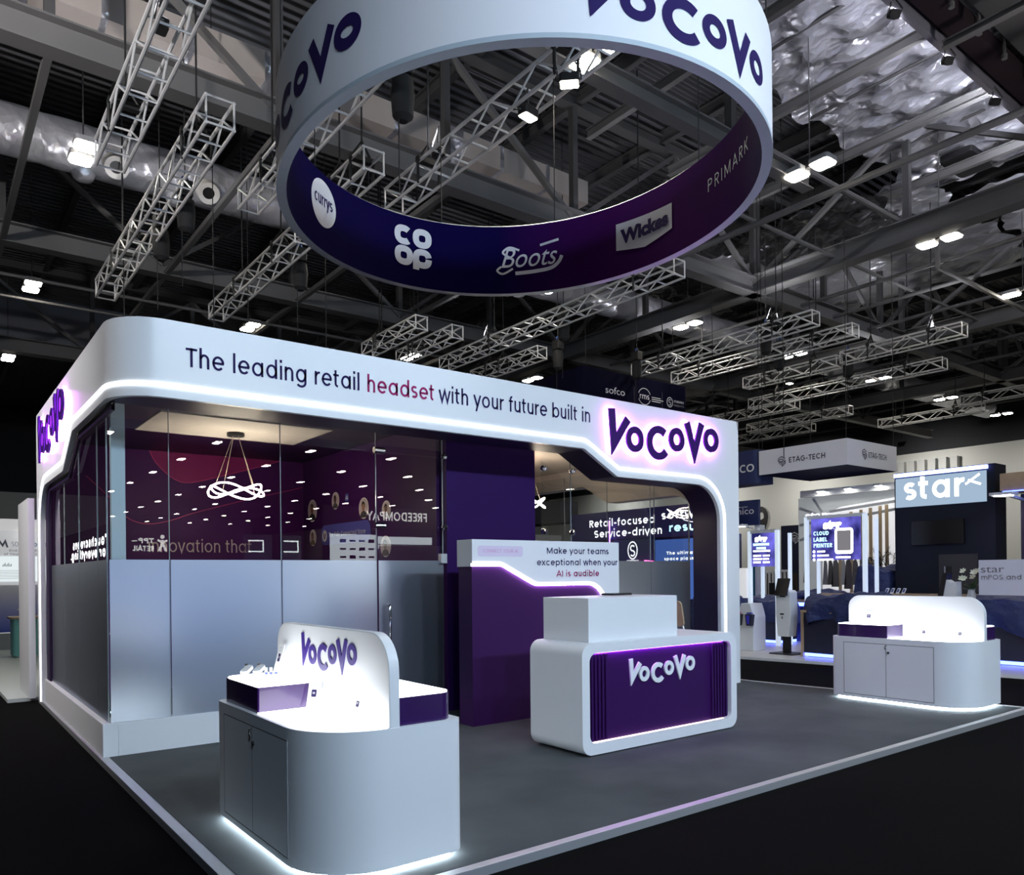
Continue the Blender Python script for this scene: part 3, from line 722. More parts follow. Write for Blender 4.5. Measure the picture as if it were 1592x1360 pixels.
f = MB(); f.box(3.29, -2.60, .955, 4.425, -1.99, 1.336); f.build('raised_box', WHITE, rc, bevel=.003)
f = MB(); f.box(3.25, -2.6, .0, 5.08, -2.08, .014); f.build('base', BLACK, rc)
lt = thing('tablet', 'black tablet lying on the raised box of the reception counter', 'tablet', (4.3, -2.15, 1.336))
f = MB(); f.prism(rrect(3.98, -2.2, 4.24, -2.02, .015, 4), lambda a, b, z: (a, b, z), 1.338, 1.356); f.build('tablet_body', BLACK, lt)
f = MB(); f.prism(rrect(3.99, -2.19, 4.23, -2.03, .01, 4), lambda a, b, z: (a, b, z), 1.356, 1.3575); f.build('screen', mat('dark_screen', (.005, .005, .006), .1), lt)
# chair behind the counter: only its frame end shows
ch = thing('office_chair', 'chair with a bent chrome frame and oak back, half hidden behind the reception counter', 'chair', (5.55, -1.7, 0))
f = MB(); f.tube([(5.44, -1.62, .50), (5.72, -1.62, .52), (5.75, -1.60, .70), (5.70, -1.55, 1.0), (5.64, -1.52, 1.13)], .016, 8); f.tube([(5.44, -1.30, .50), (5.72, -1.30, .52), (5.75, -1.28, .70), (5.70, -1.23, 1.0), (5.64, -1.20, 1.13)], .016, 8); f.build('frame', CHROME, ch, smooth=True)
f = MB(); f.prism(rrect(-1.62, 0, -1.12, .30, .05, 5), plane((5.68, 0, .93), (0, 1, 0), (-.2, 0, 1)), -.012, .012); f.build('backrest', WOOD, ch, bevel=.004)
f = MB(); f.prism(rrect(5.24, -1.70, 5.70, -1.22, .06, 5), lambda a, b, z: (a, b, z), .46, .50); f.build('seat', mat('chair_seat', (.05, .05, .055), .7), ch, bevel=.006)
for x in (5.28, 5.68):
    for y in (-1.66, -1.26):
        f = MB(); f.cyl((x, y, .002), (x, y, .47), .013, 8); f.build('leg', CHROME, ch, smooth=True)

# ================================================================== header board with the light wave
hb = thing('header_board', 'white header board with a light wave over a purple panel, behind the reception counter', 'sign board', (4.2, -.8, 0))
f = MB(); f.box(3.20, -.955, 0, 5.27, -.71, 1.63); f.build('purple_panel', mat('board_purple', (.040, .008, .072), .5, spec=.15), hb)
WV = fillet([(3.19, 1.661), (3.55, 1.661), (4.02, 1.435), (5.05, 1.435), (5.05, .0)], [0, .22, .2, .27, 0], .06)
WO = [((a, 1.909) if b > 1.44 or a < 4.75 else (a+(5.27-a)*min(1, (1.44-b)/.12), 1.909 if b > 1.38 else (1.909 if b > 1.33 else b))) for a, b in WV]
hf = front(-.98)
f = MB(); top = [(3.19, 1.909), (5.27, 1.909), (5.27, 0)]
polyw = WV+[(5.27, 0), (5.27, 1.909), (3.19, 1.909)]
f.prism(polyw, hf, -.024, .0); f.build('white_face', WHITE, hb)
f = MB(); f.box(3.19, -.956, 1.632, 5.27, -.70, 1.909); f.build('white_box', WHITE, hb)
f = MB(); ribbon(f, offset(WV, lambda i, p: -.006), .016, hf, -.022, -.006); f.build('light_wave', LED_LILAC, hb, label='lilac white light wave')
f = MB(); ribbon(f, offset(WV, lambda i, p: .012), .02, hf, .0005, .006); f.build('light_edge', emis('led_edge_warm', (1, .95, .95), 3), hb, label='bright edge of the light wave')
f = MB(); stext(f, 'Make your teams', hf, 4.165, 5.105, 1.770, .066, w=.105); stext(f, 'exceptional when your', hf, 4.025, 5.245, 1.643, .066, w=.105); f.build('lettering', LETTER, hb, label='dark indigo lettering')
f = MB(); stext(f, 'AI is audible', hf, 4.305, 4.95, 1.518, .066, w=.115); f.build('lettering_magenta', MAGENTA, hb, label='magenta lettering')
f = MB(); f.prism(rrect(3.26, 1.735, 3.84, 1.845, .025), hf, .0005, .0015); p = f.build('lilac_tag', mat('lilac_tag', (.72, .62, .78), .5), hb)
f = MB(); stext(f, 'CONNECT YOUR AI', hf, 3.325, 3.775, 1.777, .033, w=.075, t=.003, sp=.09); f.build('tag_lettering', mat('pink_letters', (.58, .20, .46), .5), p)

# ================================================================== suspended ring
RCX, RCY, RR, RA, RB = 3.2208, -1.7161, 2.2286, -.1455, .0187
def rad(t): return RR+RA*cos(2*t)+RB*sin(2*t)
def rp(t, z, off=0): return Vector((RCX+(rad(t)+off)*cos(t), RCY+(rad(t)+off)*sin(t), z))
RZ0, RZ1 = 5.0, 5.82
NR = 144; TH = [2*pi*i/NR for i in range(NR)]
rg = thing('hanging_ring', 'large white fabric ring banner hanging over the booth, dark navy inside with shop logos', 'ring banner', (RCX, RCY, RZ0))
f = MB(); f.strip([rp(t, RZ0, .03) for t in TH], [rp(t, RZ1, .03) for t in TH], closed=True); f.build('outer_skin', mat('ring_white_fabric', (.78, .77, .81), .7), rg, smooth=True)
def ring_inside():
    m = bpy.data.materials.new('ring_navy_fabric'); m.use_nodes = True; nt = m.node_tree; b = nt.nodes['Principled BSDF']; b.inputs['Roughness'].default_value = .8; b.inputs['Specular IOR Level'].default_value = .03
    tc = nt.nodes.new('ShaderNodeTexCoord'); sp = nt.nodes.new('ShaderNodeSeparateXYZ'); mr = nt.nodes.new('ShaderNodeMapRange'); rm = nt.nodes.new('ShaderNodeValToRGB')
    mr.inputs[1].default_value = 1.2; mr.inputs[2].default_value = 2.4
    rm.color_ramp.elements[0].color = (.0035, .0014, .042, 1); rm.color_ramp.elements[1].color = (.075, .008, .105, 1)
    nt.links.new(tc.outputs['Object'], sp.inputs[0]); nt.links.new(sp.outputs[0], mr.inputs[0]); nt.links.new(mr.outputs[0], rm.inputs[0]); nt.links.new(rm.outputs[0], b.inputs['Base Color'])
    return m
f = MB(); f.strip([rp(t, RZ0, -.05) for t in TH], [rp(t, RZ1, -.05) for t in TH], closed=True); f.build('inner_skin', ring_inside(), rg, smooth=True, label='dark navy inner side turning plum at the right')
f = MB(); f.strip([rp(t, RZ0-.004, -.055) for t in TH], [rp(t, RZ0-.004, .033) for t in TH], closed=True); f.strip([rp(t, RZ0-.004, .033) for t in TH], [rp(t, RZ0+.03, .033) for t in TH], closed=True)
f.build('bottom_rim', mat('ring_rim', (.42, .48, .54), .45), rg, smooth=40)
f = MB(); f.tube([rp(t, RZ1+.0, -.01) for t in TH], .025, 6, closed=True); f.build('top_tube', ALU, rg, smooth=True)
ro = lambda a, b, t=0: rp(a/2.23, b, .031+t)
ri = lambda a, b, t=0: rp(-a/2.23, b, -.051-t)
RL = mat('ring_indigo', (.018, .008, .085), .7, spec=.15)
logo(ro, radians(150.1)*2.23, 5.185, .942*2.23, RL, rg, t0=.004, hz=.68, names='wordmark_letter')
logo(ro, radians(243.2)*2.23, 5.145, radians(42)*2.23, RL, rg, t0=.004, hz=.873, tilt=-.05, names='wordmark_letter')
LG = mat('logo_pale', (.62, .62, .68), .5)
f = MB(); f.poly([ri(-4.593+.235*cos(2*pi*i/36), 5.497+.245*sin(2*pi*i/36), .004) for i in range(36)]); p = f.build('shop_logo', LG, rg, label='round white shop logo')
f = MB(); stext(f, 'currys', ri, -4.593-.175, -4.593+.175, 5.465, .13, w=.12, t=.010); f.build('logo_lettering', RL, p)
f = MB(); w = .075
def sq(cx, cz, r, cut=None):
    P = [(cx+r*math.copysign(abs(cos(a))**.8, cos(a)), cz+r*1.0*math.copysign(abs(sin(a))**.8, sin(a))) for a in [2*pi*i/32 for i in range(33)]]
    if cut: P = P[cut:-cut]
    return P
for cx, cz, cut in ((-3.40, 5.585, 4), (-3.17, 5.585, None), (-3.40, 5.345, None)): ribbon(f, sq(cx, cz, .078, cut), w, ri, .004)
ribbon(f, sq(-3.17, 5.345, .078)[1:21], w, ri, .004); ribbon(f, sq(-3.17, 5.345, .078)[20:], w, ri, .004); ribbon(f, [(-3.248, 5.345), (-3.248, 5.205)], w, ri, .004)
f.build('shop_logo', LG, rg, label='four letter cluster shop logo')
f = MB(); btext(f, 'Boots', ri, -2.22, -1.52, 5.315, .34, t=.004, shear=.35)
ribbon(f, smooth_curve([(-2.05, 5.24), (-1.8, 5.25), (-1.6, 5.27), (-1.5, 5.33), (-1.46, 5.40)]), .045, ri, .005)
ribbon(f, smooth_curve([(-2.0, 5.52), (-2.12, 5.56), (-2.2, 5.50), (-2.12, 5.44)]), .025, ri, .005)
ribbon(f, smooth_curve([(-2.08, 5.30), (-2.2, 5.24), (-2.27, 5.28), (-2.22, 5.33)]), .025, ri, .005)
ribbon(f, [(-1.74, 5.56), (-1.5, 5.60)], .03, ri, .005)
f.build('shop_logo', LG, rg, label='script shop logo')
wk = [(-.705, 5.594), (-.705, 5.29)]+[(-.705+.434*i/6, 5.29-.07*i/6) for i in range(1, 7)]+[(-.271+.442*i/6, 5.22+.067*i/6) for i in range(1, 7)]
f = MB(); bot = wk[1:]; topl = [(a, 5.594+(a+.705)*-.035) for a, b in bot]
f.strip([ri(a, b, .004) for a, b in bot], [ri(a, b, .004) for a, b in topl]); p = f.build('shop_logo', LG, rg, label='white flag-shaped shop logo')
f = MB(); btext(f, 'Wickes', ri, -.64, .11, 5.355, .21, t=.010, bold=.012); f.build('logo_lettering', RL, p)
f = MB(); stext(f, 'PRIMARK', ri, .80, 1.68, 5.42, .125, w=.07, t=.004, sp=.22); f.build('shop_logo', LG, rg, label='thin wide-spaced shop name')
for t in (40, 75, 120, 160, 215, 262, 300, 345):
    q = rp(radians(t), RZ1, -.01); f = MB(); f.cyl(q, (q.x, q.y, ROOF_Z-.01), .006, 5); f.build('suspension_wire', CABLE, rg)
# ================================================================== neighbouring stands, right of the booth
def drape(mb, cx, cy, hx, hy, z1, z0, seed=0, lump=.08, hem=.05):
    """a cloth thrown over a block: lumpy top, folded skirt"""
    rn = random.Random(seed); ph = [rn.uniform(0, 6.28) for _ in range(8)]; N = 72; rings = []
    def edge(a): 
        c, s = cos(a), sin(a); k = (abs(c)**5+abs(s)**5)**-.2
        return c*k, s*k
    for i in range(9):
        k = (i+.02)/8; row = []
        for j in range(N):
            a = 2*pi*j/N; ex, ey = edge(a); x, y = ex*hx*k, ey*hy*k
            z = z1-.04*k**6+lump*k**.5*(sin(3.1*x/hx+ph[0])*cos(2.3*y/hy+ph[1])+.5*sin(6*x/hx+ph[2]+2*y/hy)+.25*sin(11*y/hy+ph[3]-5*x/hx))*.6
            row.append((cx+x, cy+y, z))
        rings.append(row)
    for i in range(1, 11):
        u = i/10; row = []
        for j in range(N):
            a = 2*pi*j/N; ex, ey = edge(a); w = hem*u*(sin(9*a+ph[4])+.7*sin(15*a+ph[5])+.4*sin(23*a+ph[6]))+.04*sin(pi*u)
            zt = rings[8][j][2]; hz = z0+.08*sin(3*a+ph[7])+.05*sin(7*a+ph[0])
            row.append((cx+ex*(hx+w), cy+ey*(hy+w), zt+(hz-zt)*u))
        rings.append(row)
    for a, b in zip(rings, rings[1:]): mb.strip(a, b, closed=True)
    mb.poly(rings[0])
    return mb
up = lambda a, b, z: (a, b, z)
sp = thing('neighbour_platform', 'white floor of the neighbouring stand beyond the aisle on the right', 'platform', (14, 0, -.05))
f = MB(); f.prism([(10.35, 3.2), (11.75, -4.8), (20, -4.8), (20, 9), (10.3, 9)], up, -.05, -.003); f.build('deck', mat('white_vinyl_floor', (.62, .60, .60), .35, noise=(2, .25, (.70, .69, .70))), sp)
LFT = lambda x: leftf(x)
# payment kiosk
k = thing('payment_kiosk', 'white self-service kiosk with a tilted black screen on a black post', 'kiosk', (11.68, 1.03, 0))
f = MB(); f.prism(rrect(11.45, .78, 11.92, 1.28, .03, 4), up, .0, .018); f.build('base_plate', BLACK, k)
f = MB(); f.box(11.63, .97, .018, 11.73, 1.09, .36); f.build('post', BLACK, k)
f = MB()
pf = [(-.115, .33), (.115, .33), (.155, .74), (.14, 1.16), (.10, 1.20), (-.10, 1.17), (-.145, 1.12), (-.155, .74)]
f.prism([(-1.03+a*1.05, b) for a, b in pf], LFT(11.56), -.24, .0); f.build('kiosk_body', WHITE, k, bevel=.012)
kf = LFT(11.558)
for nm, a0, b0, a1, b1, mm in (('receipt_slot', -.09, .96, .05, .985, mat('slot_light', (.85, .85, .87), .4)), ('card_slot', -.06, .735, .02, .765, BLACK), ('lock', -.03, .66, -.005, .71, mat('slot_grey', (.2, .2, .21), .4)), ('scanner', -.07, 1.07, .06, 1.12, mat('slot_dark', (.02, .02, .022), .4))):
    f = MB(); f.prism(rrect(-1.03+a0, b0, -1.03+a1, b1, .006, 3), kf, .0, .004); f.build(nm, mm, k)
f = MB(); f.prism(rrect(-1.17, 0, -.91, .34, .012, 4), plane((11.50, 0, 1.10), (0, -1, 0), (.34, 0, .94)), -.02, .01); f.build('screen', mat('kiosk_screen', (.006, .006, .007), .15), k, bevel=.004)
# white wedge plinth with two dark holders
k = thing('show_plinth', 'white chamfered plinth with two dark pocket holders, standing at the left of the white floor', 'plinth', (11.8, 1.9, 0))
f = MB(); f.prism([(-2.16, 0), (-1.72, 0), (-1.72, .66), (-1.76, .82), (-1.80, .93), (-2.0, .93), (-2.04, .80), (-2.14, .40)], LFT(11.6), -.40, .0); f.build('plinth_body', WHITE, k, bevel=.006)
for a, mm in ((-2.09, 'left'), (-1.82, 'right')):
    f = MB(); f.prism([(a+.01, .50), (a+.11, .50), (a+.14, .72), (a-.02, .72)], LFT(11.595), .0, .10); h = f.build('pocket_holder', mat('holder_dark', (.02, .022, .035), .5), k)
    f = MB(); f.prism([(a+.03, .54), (a+.08, .52), (a+.09, .70), (a+.01, .70)], LFT(11.595), .101, .106); f.build('blue_flash', mat('flash_blue', (.05, .05, .55), .4), h)
    f = MB(); f.prism([(a-.01, .725), (a+.12, .725), (a+.10, .76), (a+.02, .76)], LFT(11.595), .02, .08); f.build('packet', mat('packet_%s' % mm, ((.45, .05, .25) if mm == 'left' else (.10, .12, .45)), .4), h)
# covered counters
def counter(name_label, x0, y0, x1, y1, h, zc, seed, led=True, wood=False, ztop=None, lump=.09):
    t = thing('display_counter', name_label[0], 'counter', ((x0+x1)/2, (y0+y1)/2, 0))
    f = MB(); f.box(x0, y0, .07, x1, y1, h); f.build('counter_body', mat('counter_navy', (.016, .018, .038), .45), t, bevel=.004)
    if led:
        f = MB(); f.box(x0+.01, y0+.01, .012, x1-.01, y1-.01, .07); f.build('plinth_light', LED_BLUE, t, label='blue light glowing under the counter')
        f = MB(); f.box(x0+.05, y0+.05, .0, x1-.05, y1-.05, .012); f.build('foot', BLACK, t)
    if wood:
        f = MB(); f.box(x0-.03, y1, .0, x1, y1+.045, h+.02); f.build('wood_edge', WOOD, t)
        f = MB(); f.box(x0-.04, y0-.02, h, x1+.02, y1+.045, h+.04); f.build('counter_top', WOOD, t)
    c = MB(); drape(c, (x0+x1)/2, (y0+y1)/2, (x1-x0)/2+.05, (y1-y0)/2+.06, ztop or h+.12, zc, seed, lump)
    o = c.build('cover_cloth', DRAPE, smooth=True); tag(o, name_label[1], 'cover cloth')
    return t
counter(('dark counter with blue floor light and oak edge, next to the white kiosk', 'navy dust cover heaped over the counter next to the white kiosk'), 11.50, -1.02, 12.3, .56, .80, .58, 3, wood=True, ztop=1.08, lump=.14)
counter(('dark navy counter with blue floor light behind the white kiosk', 'navy dust cover over the counter behind the white kiosk'), 13.3, 2.28, 13.95, 4.02, .86, .42, 5, ztop=1.0)
counter(('navy counter at the right edge of the picture with blue floor light', 'navy dust cover over the counter at the right edge of the picture'), 12.6, -4.3, 13.4, -1.62, .86, .52, 8, ztop=1.10, lump=.10)
c = MB(); drape(c, 12.25, 3.05, .45, .42, 1.05, .42, 11, .10); o = c.build('cover_cloth', DRAPE, smooth=True); tag(o, 'navy dust cover hanging beside the white chamfered plinth', 'cover cloth')
f = MB(); f.box(11.9, 2.75, 0, 12.6, 3.4, .95); o = f.build('covered_table', mat('counter_navy', (.016, .018, .038), .45)); tag(o, 'dark counter under the navy cover beside the white chamfered plinth', 'counter')
# long back counter with oak top and blue light line
t = thing('back_counter', 'long oak topped counter with a blue light line behind the display islands', 'counter', (14.5, .6, 0))
f = MB(); f.box(14.2, -2.2, 0, 14.8, 2.62, .92); f.build('counter_body', mat('counter_blue', (.02, .03, .10), .5), t)
f = MB(); f.box(14.15, -2.25, 1.02, 14.85, 1.86, 1.075); f.box(14.15, 1.86, .87, 14.85, 2.66, .93); f.build('counter_top', WOOD, t)
f = MB(); f.box(14.185, -2.2, .93, 14.21, 1.84, 1.02); f.box(14.185, 1.86, .78, 14.2, 2.6, .86); f.build('blue_light', LED_BLUE, t)
f = MB(); f.box(14.21, -2.2, .92, 14.78, 1.84, 1.02); f.build('counter_riser', mat('counter_blue', (.02, .03, .10), .5), t)
c = MB(); drape(c, 14.5, 2.1, .33, .62, 1.10, .90, 15, .09); o = c.build('cover_cloth', DRAPE, smooth=True); tag(o, 'navy dust cover rumpled on the left end of the long oak topped counter', 'cover cloth')
c = MB(); drape(c, 15.3, 1.12, .35, .38, 1.62, .2, 17, .12); o = c.build('cover_cloth', DRAPE, smooth=True); tag(o, 'tall navy dust cover leaning against the tall navy wall', 'cover cloth')
for i in range(4):
    y = .46-.115*i
    p = thing('show_phone', ['first', 'second', 'third', 'fourth'][i]+' from the left of four small white handsets standing on the long oak topped counter', 'handset', (14.3, y, 1.075), 'small handsets on the long counter')
    f = MB(); f.prism(rrect(-.03, 0, .03, .12, .01, 3), plane((14.28, y, 1.08), (0, -1, 0), (.3, -.25, .9)), -.01, .01); f.build('handset_body', WHITE, p, bevel=.003)
    f = MB(); f.prism(rrect(-.02, .03, .02, .10, .004, 2), plane((14.28, y, 1.08), (0, -1, 0), (.3, -.25, .9)), .0105, .012); f.build('screen', mat('handset_screen', (.05, .07, .25), .3), p)
# framed light boxes
def lightbox(nm, label, x, y0, y1, z0, z1, fy0, fy1, ftop, screen, txt, posts=True):
    t = thing(nm, label, 'light box', (x, (y0+y1)/2, 0))
    for y in (fy0, fy1):
        f = MB(); f.box(x-.06, y-.035, 0, x+.02, y+.035, ftop); f.build('post', mat('frame_white', (.80, .82, .86), .35, emit=(.7, .85, 1), es=.5), t)
        f = MB(); f.box(x+.40, y-.03, 0, x+.46, y+.03, ftop-.05); f.build('post', mat('frame_white', (.80, .82, .86), .35, emit=(.7, .85, 1), es=.5), t)
    f = MB(); f.box(x-.06, min(fy0, fy1), ftop-.05, x+.02, max(fy0, fy1), ftop+.02); f.build('top_rail', mat('frame_rail', (.62, .64, .68), .4), t)
    lf = leftf(x-.07)
    f = MB(); f.box(x-.07, y0, z0, x+.05, y1, z1); b = f.build('screen', screen, t, label='glowing blue poster screen')
    txt(lf, b)
    return t
def poster(nm, c1, c2):
    m = bpy.data.materials.new(nm); m.use_nodes = True; nt = m.node_tree
    for n in list(nt.nodes): nt.nodes.remove(n)
    tc = nt.nodes.new('ShaderNodeTexCoord'); n = nt.nodes.new('ShaderNodeTexNoise'); n.inputs['Scale'].default_value = 2.2
    r = nt.nodes.new('ShaderNodeValToRGB'); r.color_ramp.elements[0].position = .38; r.color_ramp.elements[1].position = .68
    r.color_ramp.elements[0].color = tuple(c1)+(1,); r.color_ramp.elements[1].color = tuple(c2)+(1,)
    e = nt.nodes.new('ShaderNodeEmission'); e.inputs[1].default_value = .9; o = nt.nodes.new('ShaderNodeOutputMaterial')
    nt.links.new(tc.outputs['Object'], n.inputs['Vector']); nt.links.new(n.outputs['Fac'], r.inputs['Fac']); nt.links.new(r.outputs[0], e.inputs[0]); nt.links.new(e.outputs[0], o.inputs[0])
    return m
POST = poster('poster_blue', (.02, .02, .13), (.22, .20, .95))
TW = emis('poster_white', (1, 1, 1), 3.2); TC = emis('poster_cyan', (.45, .85, 1), 2.0); TGREY = emis('poster_grey', (.20, .19, .21), 1)
def txt1(lf, b):
    f = MB(); btext(f, 'star', lf, -1.50, -1.08, 2.44, .22, bold=.02); f.build('poster_logo', TW, b)
    f = MB()
    for s, z, e in (('CLOUD', 2.30, -1.37), ('LABEL', 2.17, -1.41), ('PRINTER', 2.045, -1.30)): stext(f, s, lf, -1.73, e, z, .085, w=.16)
    f.build('poster_heading', TC, b)
    f = MB()
    for i, e in enumerate((-1.46, -1.38, -1.28)):
        z = 1.96-.085*i; f.poly([lf(-1.715+.03*cos(2*pi*j/14), z+.03*sin(2*pi*j/14), .005) for j in range(14)]); ribbon(f, [(-1.64, z), (e, z)], .035, lf, .005)
    ribbon(f, [(-1.22, 1.83), (-.90, 1.83)], .035, lf, .005)
    f.build('poster_lines', TW, b)
    f = MB(); f.prism(rrect(-1.24, 1.90, -.84, 2.43, .06, 4), lf, .004, .006); g = f.build('printer_glow', TW, b)
    f = MB(); f.prism(rrect(-1.19, 1.97, -.89, 2.38, .02, 3), lf, .007, .009); f.build('printer_picture', TGREY, g)
lightbox('poster_light_box', 'glowing blue light box poster reading CLOUD LABEL PRINTER in a white frame', 13.8, .74, 1.78, 1.78, 2.65, 1.92, .62, 2.70, POST, txt1)
def txt2(lf, b):
    f = MB(); btext(f, 'star', lf, -2.62, -2.30, 2.20, .15, bold=.02)
    for i, (a, e) in enumerate(((-2.66, -2.24), (-2.66, -2.46), (-2.66, -2.44), (-2.66, -2.47), (-2.42, -2.25), (-2.42, -2.27), (-2.42, -2.25))):
        z = (1.99, 1.89, 1.82, 1.75, 1.89, 1.82, 1.75)[i]; ribbon(f, [(a, z), (e, z)], .035, lf, .005)
    f.build('poster_lines', TW, b)
    f = MB(); ribbon(f, [(-2.66, 2.13), (-2.26, 2.13)], .05, lf, .005); ribbon(f, [(-2.58, 2.05), (-2.34, 2.05)], .05, lf, .005); f.build('poster_heading', TC, b)
lightbox('poster_light_box', 'smaller glowing blue light box poster in a white frame, just right of the booth leg', 13.0, 2.21, 2.70, 1.66, 2.37, 2.78, 2.10, 2.42, POST, txt2)
# tall dark wall with the glowing header
t = thing('header_wall', 'tall navy wall with a glowing white header and blue top light, on the neighbouring stand', 'wall', (15.2, -.3, 0))
f = MB(); f.box(15.0, -1.32, 0, 15.5, .62, 3.58); f.build('wall_body', mat('wall_navy', (.009, .011, .022), .55, spec=.2), t)
f = MB(); f.box(14.97, -1.17, 2.86, 15.0, .585, 3.46); hd = f.build('header_screen', emis('header_glow', (.45, .60, .78), .75), t, label='pale glowing header')
lf = leftf(14.968)
f = MB(); stext(f, 'star', lf, -.42, .78, 3.00, .46, w=.13, t=.01); ribbon(f, [(.80, 3.22), (1.06, 3.40)], .04, lf, .01); ribbon(f, [(.85, 3.30), (1.08, 3.20)], .04, lf, .01); f.build('header_lettering', emis('header_white', (1, 1, 1), 3.5), hd)
f = MB(); f.box(14.93, -1.20, 3.49, 14.99, .60, 3.56); f.build('top_light', emis('top_light_blue', (.25, .32, 1), 9), t)
f = MB(); f.prism(rrect(-.255, 2.065, .765, 2.55, .01, 2), leftf(15.0), .002, .05); tv = f.build('television', mat('tv_black', (.003, .003, .004), .25)); tag(tv, 'black switched-off television on the navy wall under the glowing header', 'television')
f = MB(); f.box(14.985, -1.0, .0, 15.0, -.27, 1.86); d = f.build('door', mat('door_dark', (.030, .030, .036), .5), t)
f = MB(); f.box(14.975, -.52, 1.1, 14.985, -.42, 1.62); f.build('door_window', BLACK, d); f = MB(); f.box(14.955, -.405, 1.05, 14.975, -.385, 1.62); f.build('door_handle', ALU, d)
f = MB(); f.box(15.0, -6, 0, 15.3, -1.75, 2.95); o = f.build('side_wall', mat('wall_plum', (.020, .014, .040), .5)); tag(o, 'dark plum wall right of the glowing header wall', 'wall')
f = MB(); f.box(14.6, -6, 3.0, 15.5, -1.55, 3.32); o = f.build('timber_canopy', WOOD); tag(o, 'timber canopy board at the right edge of the picture', 'canopy')
f = MB(); f.box(14.58, -6, 2.975, 14.62, -1.6, 2.99); o = f.build('canopy_light', LED_BLUE); tag(o, 'thin blue light line under the timber canopy', 'light strip')
def arm_light(x, y, z, label, dx=-.5, big=1.0, grp='arm spotlights on the stand walls'):
    t = thing('arm_spotlight', label, 'arm light', (x, y, z), grp)
    f = MB(); f.bar((x, y, z), (x+dx, y, z+.06), .035*big, .03*big); f.build('arm', mat('arm_white', (.6, .62, .66), .4), t)
    f = MB(); f.prism(rrect(x+dx-.10*big, y-.13*big, x+dx+.10*big, y+.13*big, .03, 3), up, z+.03, z+.08); f.build('head', mat('arm_white', (.6, .62, .66), .4), t)
    f = MB(); f.prism(rrect(x+dx-.07*big, y-.09*big, x+dx+.07*big, y+.09*big, .03, 3), up, z+.018, z+.0295); f.build('lamp_lens', emis('arm_lamp', (1, .98, .92), 40), t)
    return t
arm_light(15.0, -1.80, 2.84, 'large white arm spotlight right of the glowing header', -.9, 1.5)
# white sign board on the right counter, flowers, terminal
t = thing('counter_sign', 'white sign board with grey lettering on the right-hand covered counter', 'sign board', (12.9, -2.4, 1.1))
f = MB(); f.box(12.60, -3.3, 1.13, 12.66, -1.975, 1.705); b = f.build('board', mat('sign_lilac', (.66, .66, .76), .5), t)
lf = leftf(12.60)
f = MB(); btext(f, 'star', lf, 2.01, 2.36, 1.50, .17); f.build('sign_logo', mat('sign_grey', (.16, .16, .18), .5), b)
f = MB(); stext(f, 'mPOS and Mobile', lf, 2.01, 3.05, 1.385, .075, w=.10); f.build('sign_lettering', mat('sign_grey', (.16, .16, .18), .5), b)
for ob, h in ((None, 0),):
    vz = thing('flower_vase', 'bunch of white lilies with green leaves beside the white sign board', 'flowers', (12.75, -1.80, 1.0))
    f = MB(); f.lathe((12.75, -1.80, 1.0), [(.05, 0), (.07, .1), (.05, .2), (.06, .22)], 14); f.build('vase', mat('vase_white', (.6, .6, .62), .3), vz, smooth=True)
    rn = random.Random(4)
    f = MB()
    for i in range(26):
        a = rn.uniform(0, 6.28); e = rn.uniform(.1, 1.2); d = Vector((cos(a)*cos(e), sin(a)*cos(e), sin(e))); p = Vector((12.75, -1.80, 1.2)); q = p+d*rn.uniform(.14, .28); s_ = d.cross(Vector((0, 0, 1))).normalized()*.025
        m_ = p.lerp(q, .55); f.add([p, m_+s_, q, m_-s_], [(0, 1, 2, 3)])
    f.build('leaves', mat('leaf_green', (.05, .09, .035), .6), vz)
    for i in range(7):
        a = rn.uniform(0, 6.28); p = Vector((12.72+.13*cos(a), -1.80+.13*sin(a), 1.36+rn.uniform(0, .16))); f = MB()
        for j in range(6):
            b_ = 2*pi*j/6; d = Vector((-.4+.5*cos(b_), .5*sin(b_), .5*cos(b_)+.3)).normalized()*.075; s_ = d.cross(Vector((1, 0, 0))).normalized()*.02
            f.add([p, p+d*.6+s_, p+d, p+d*.6-s_], [(0, 1, 2, 3)])
        f.build('lily', mat('lily_white', (.80, .82, .66), .6), vz)
t = thing('till_terminal', 'black and white till terminal seen edge-on beside the white lilies', 'till', (12.65, -1.42, 1.0))
f = MB(); f.prism([(1.29, 1.0), (1.38, 1.0), (1.47, 1.50), (1.40, 1.50)], leftf(12.6), -.22, 0); f.build('screen', BLACK, t)
f = MB(); f.prism([(1.38, 1.0), (1.62, 1.0), (1.61, 1.35), (1.52, 1.33), (1.45, 1.38)], leftf(12.62), -.2, 0); f.build('till_body', WHITE_MATT, t)
f = MB(); f.box(12.5, -1.68, 0, 12.95, -1.22, 1.0); o = f.build('till_stand', mat('counter_navy', (.016, .018, .038), .45)); tag(o, 'navy stand under the till terminal and the lilies', 'counter')
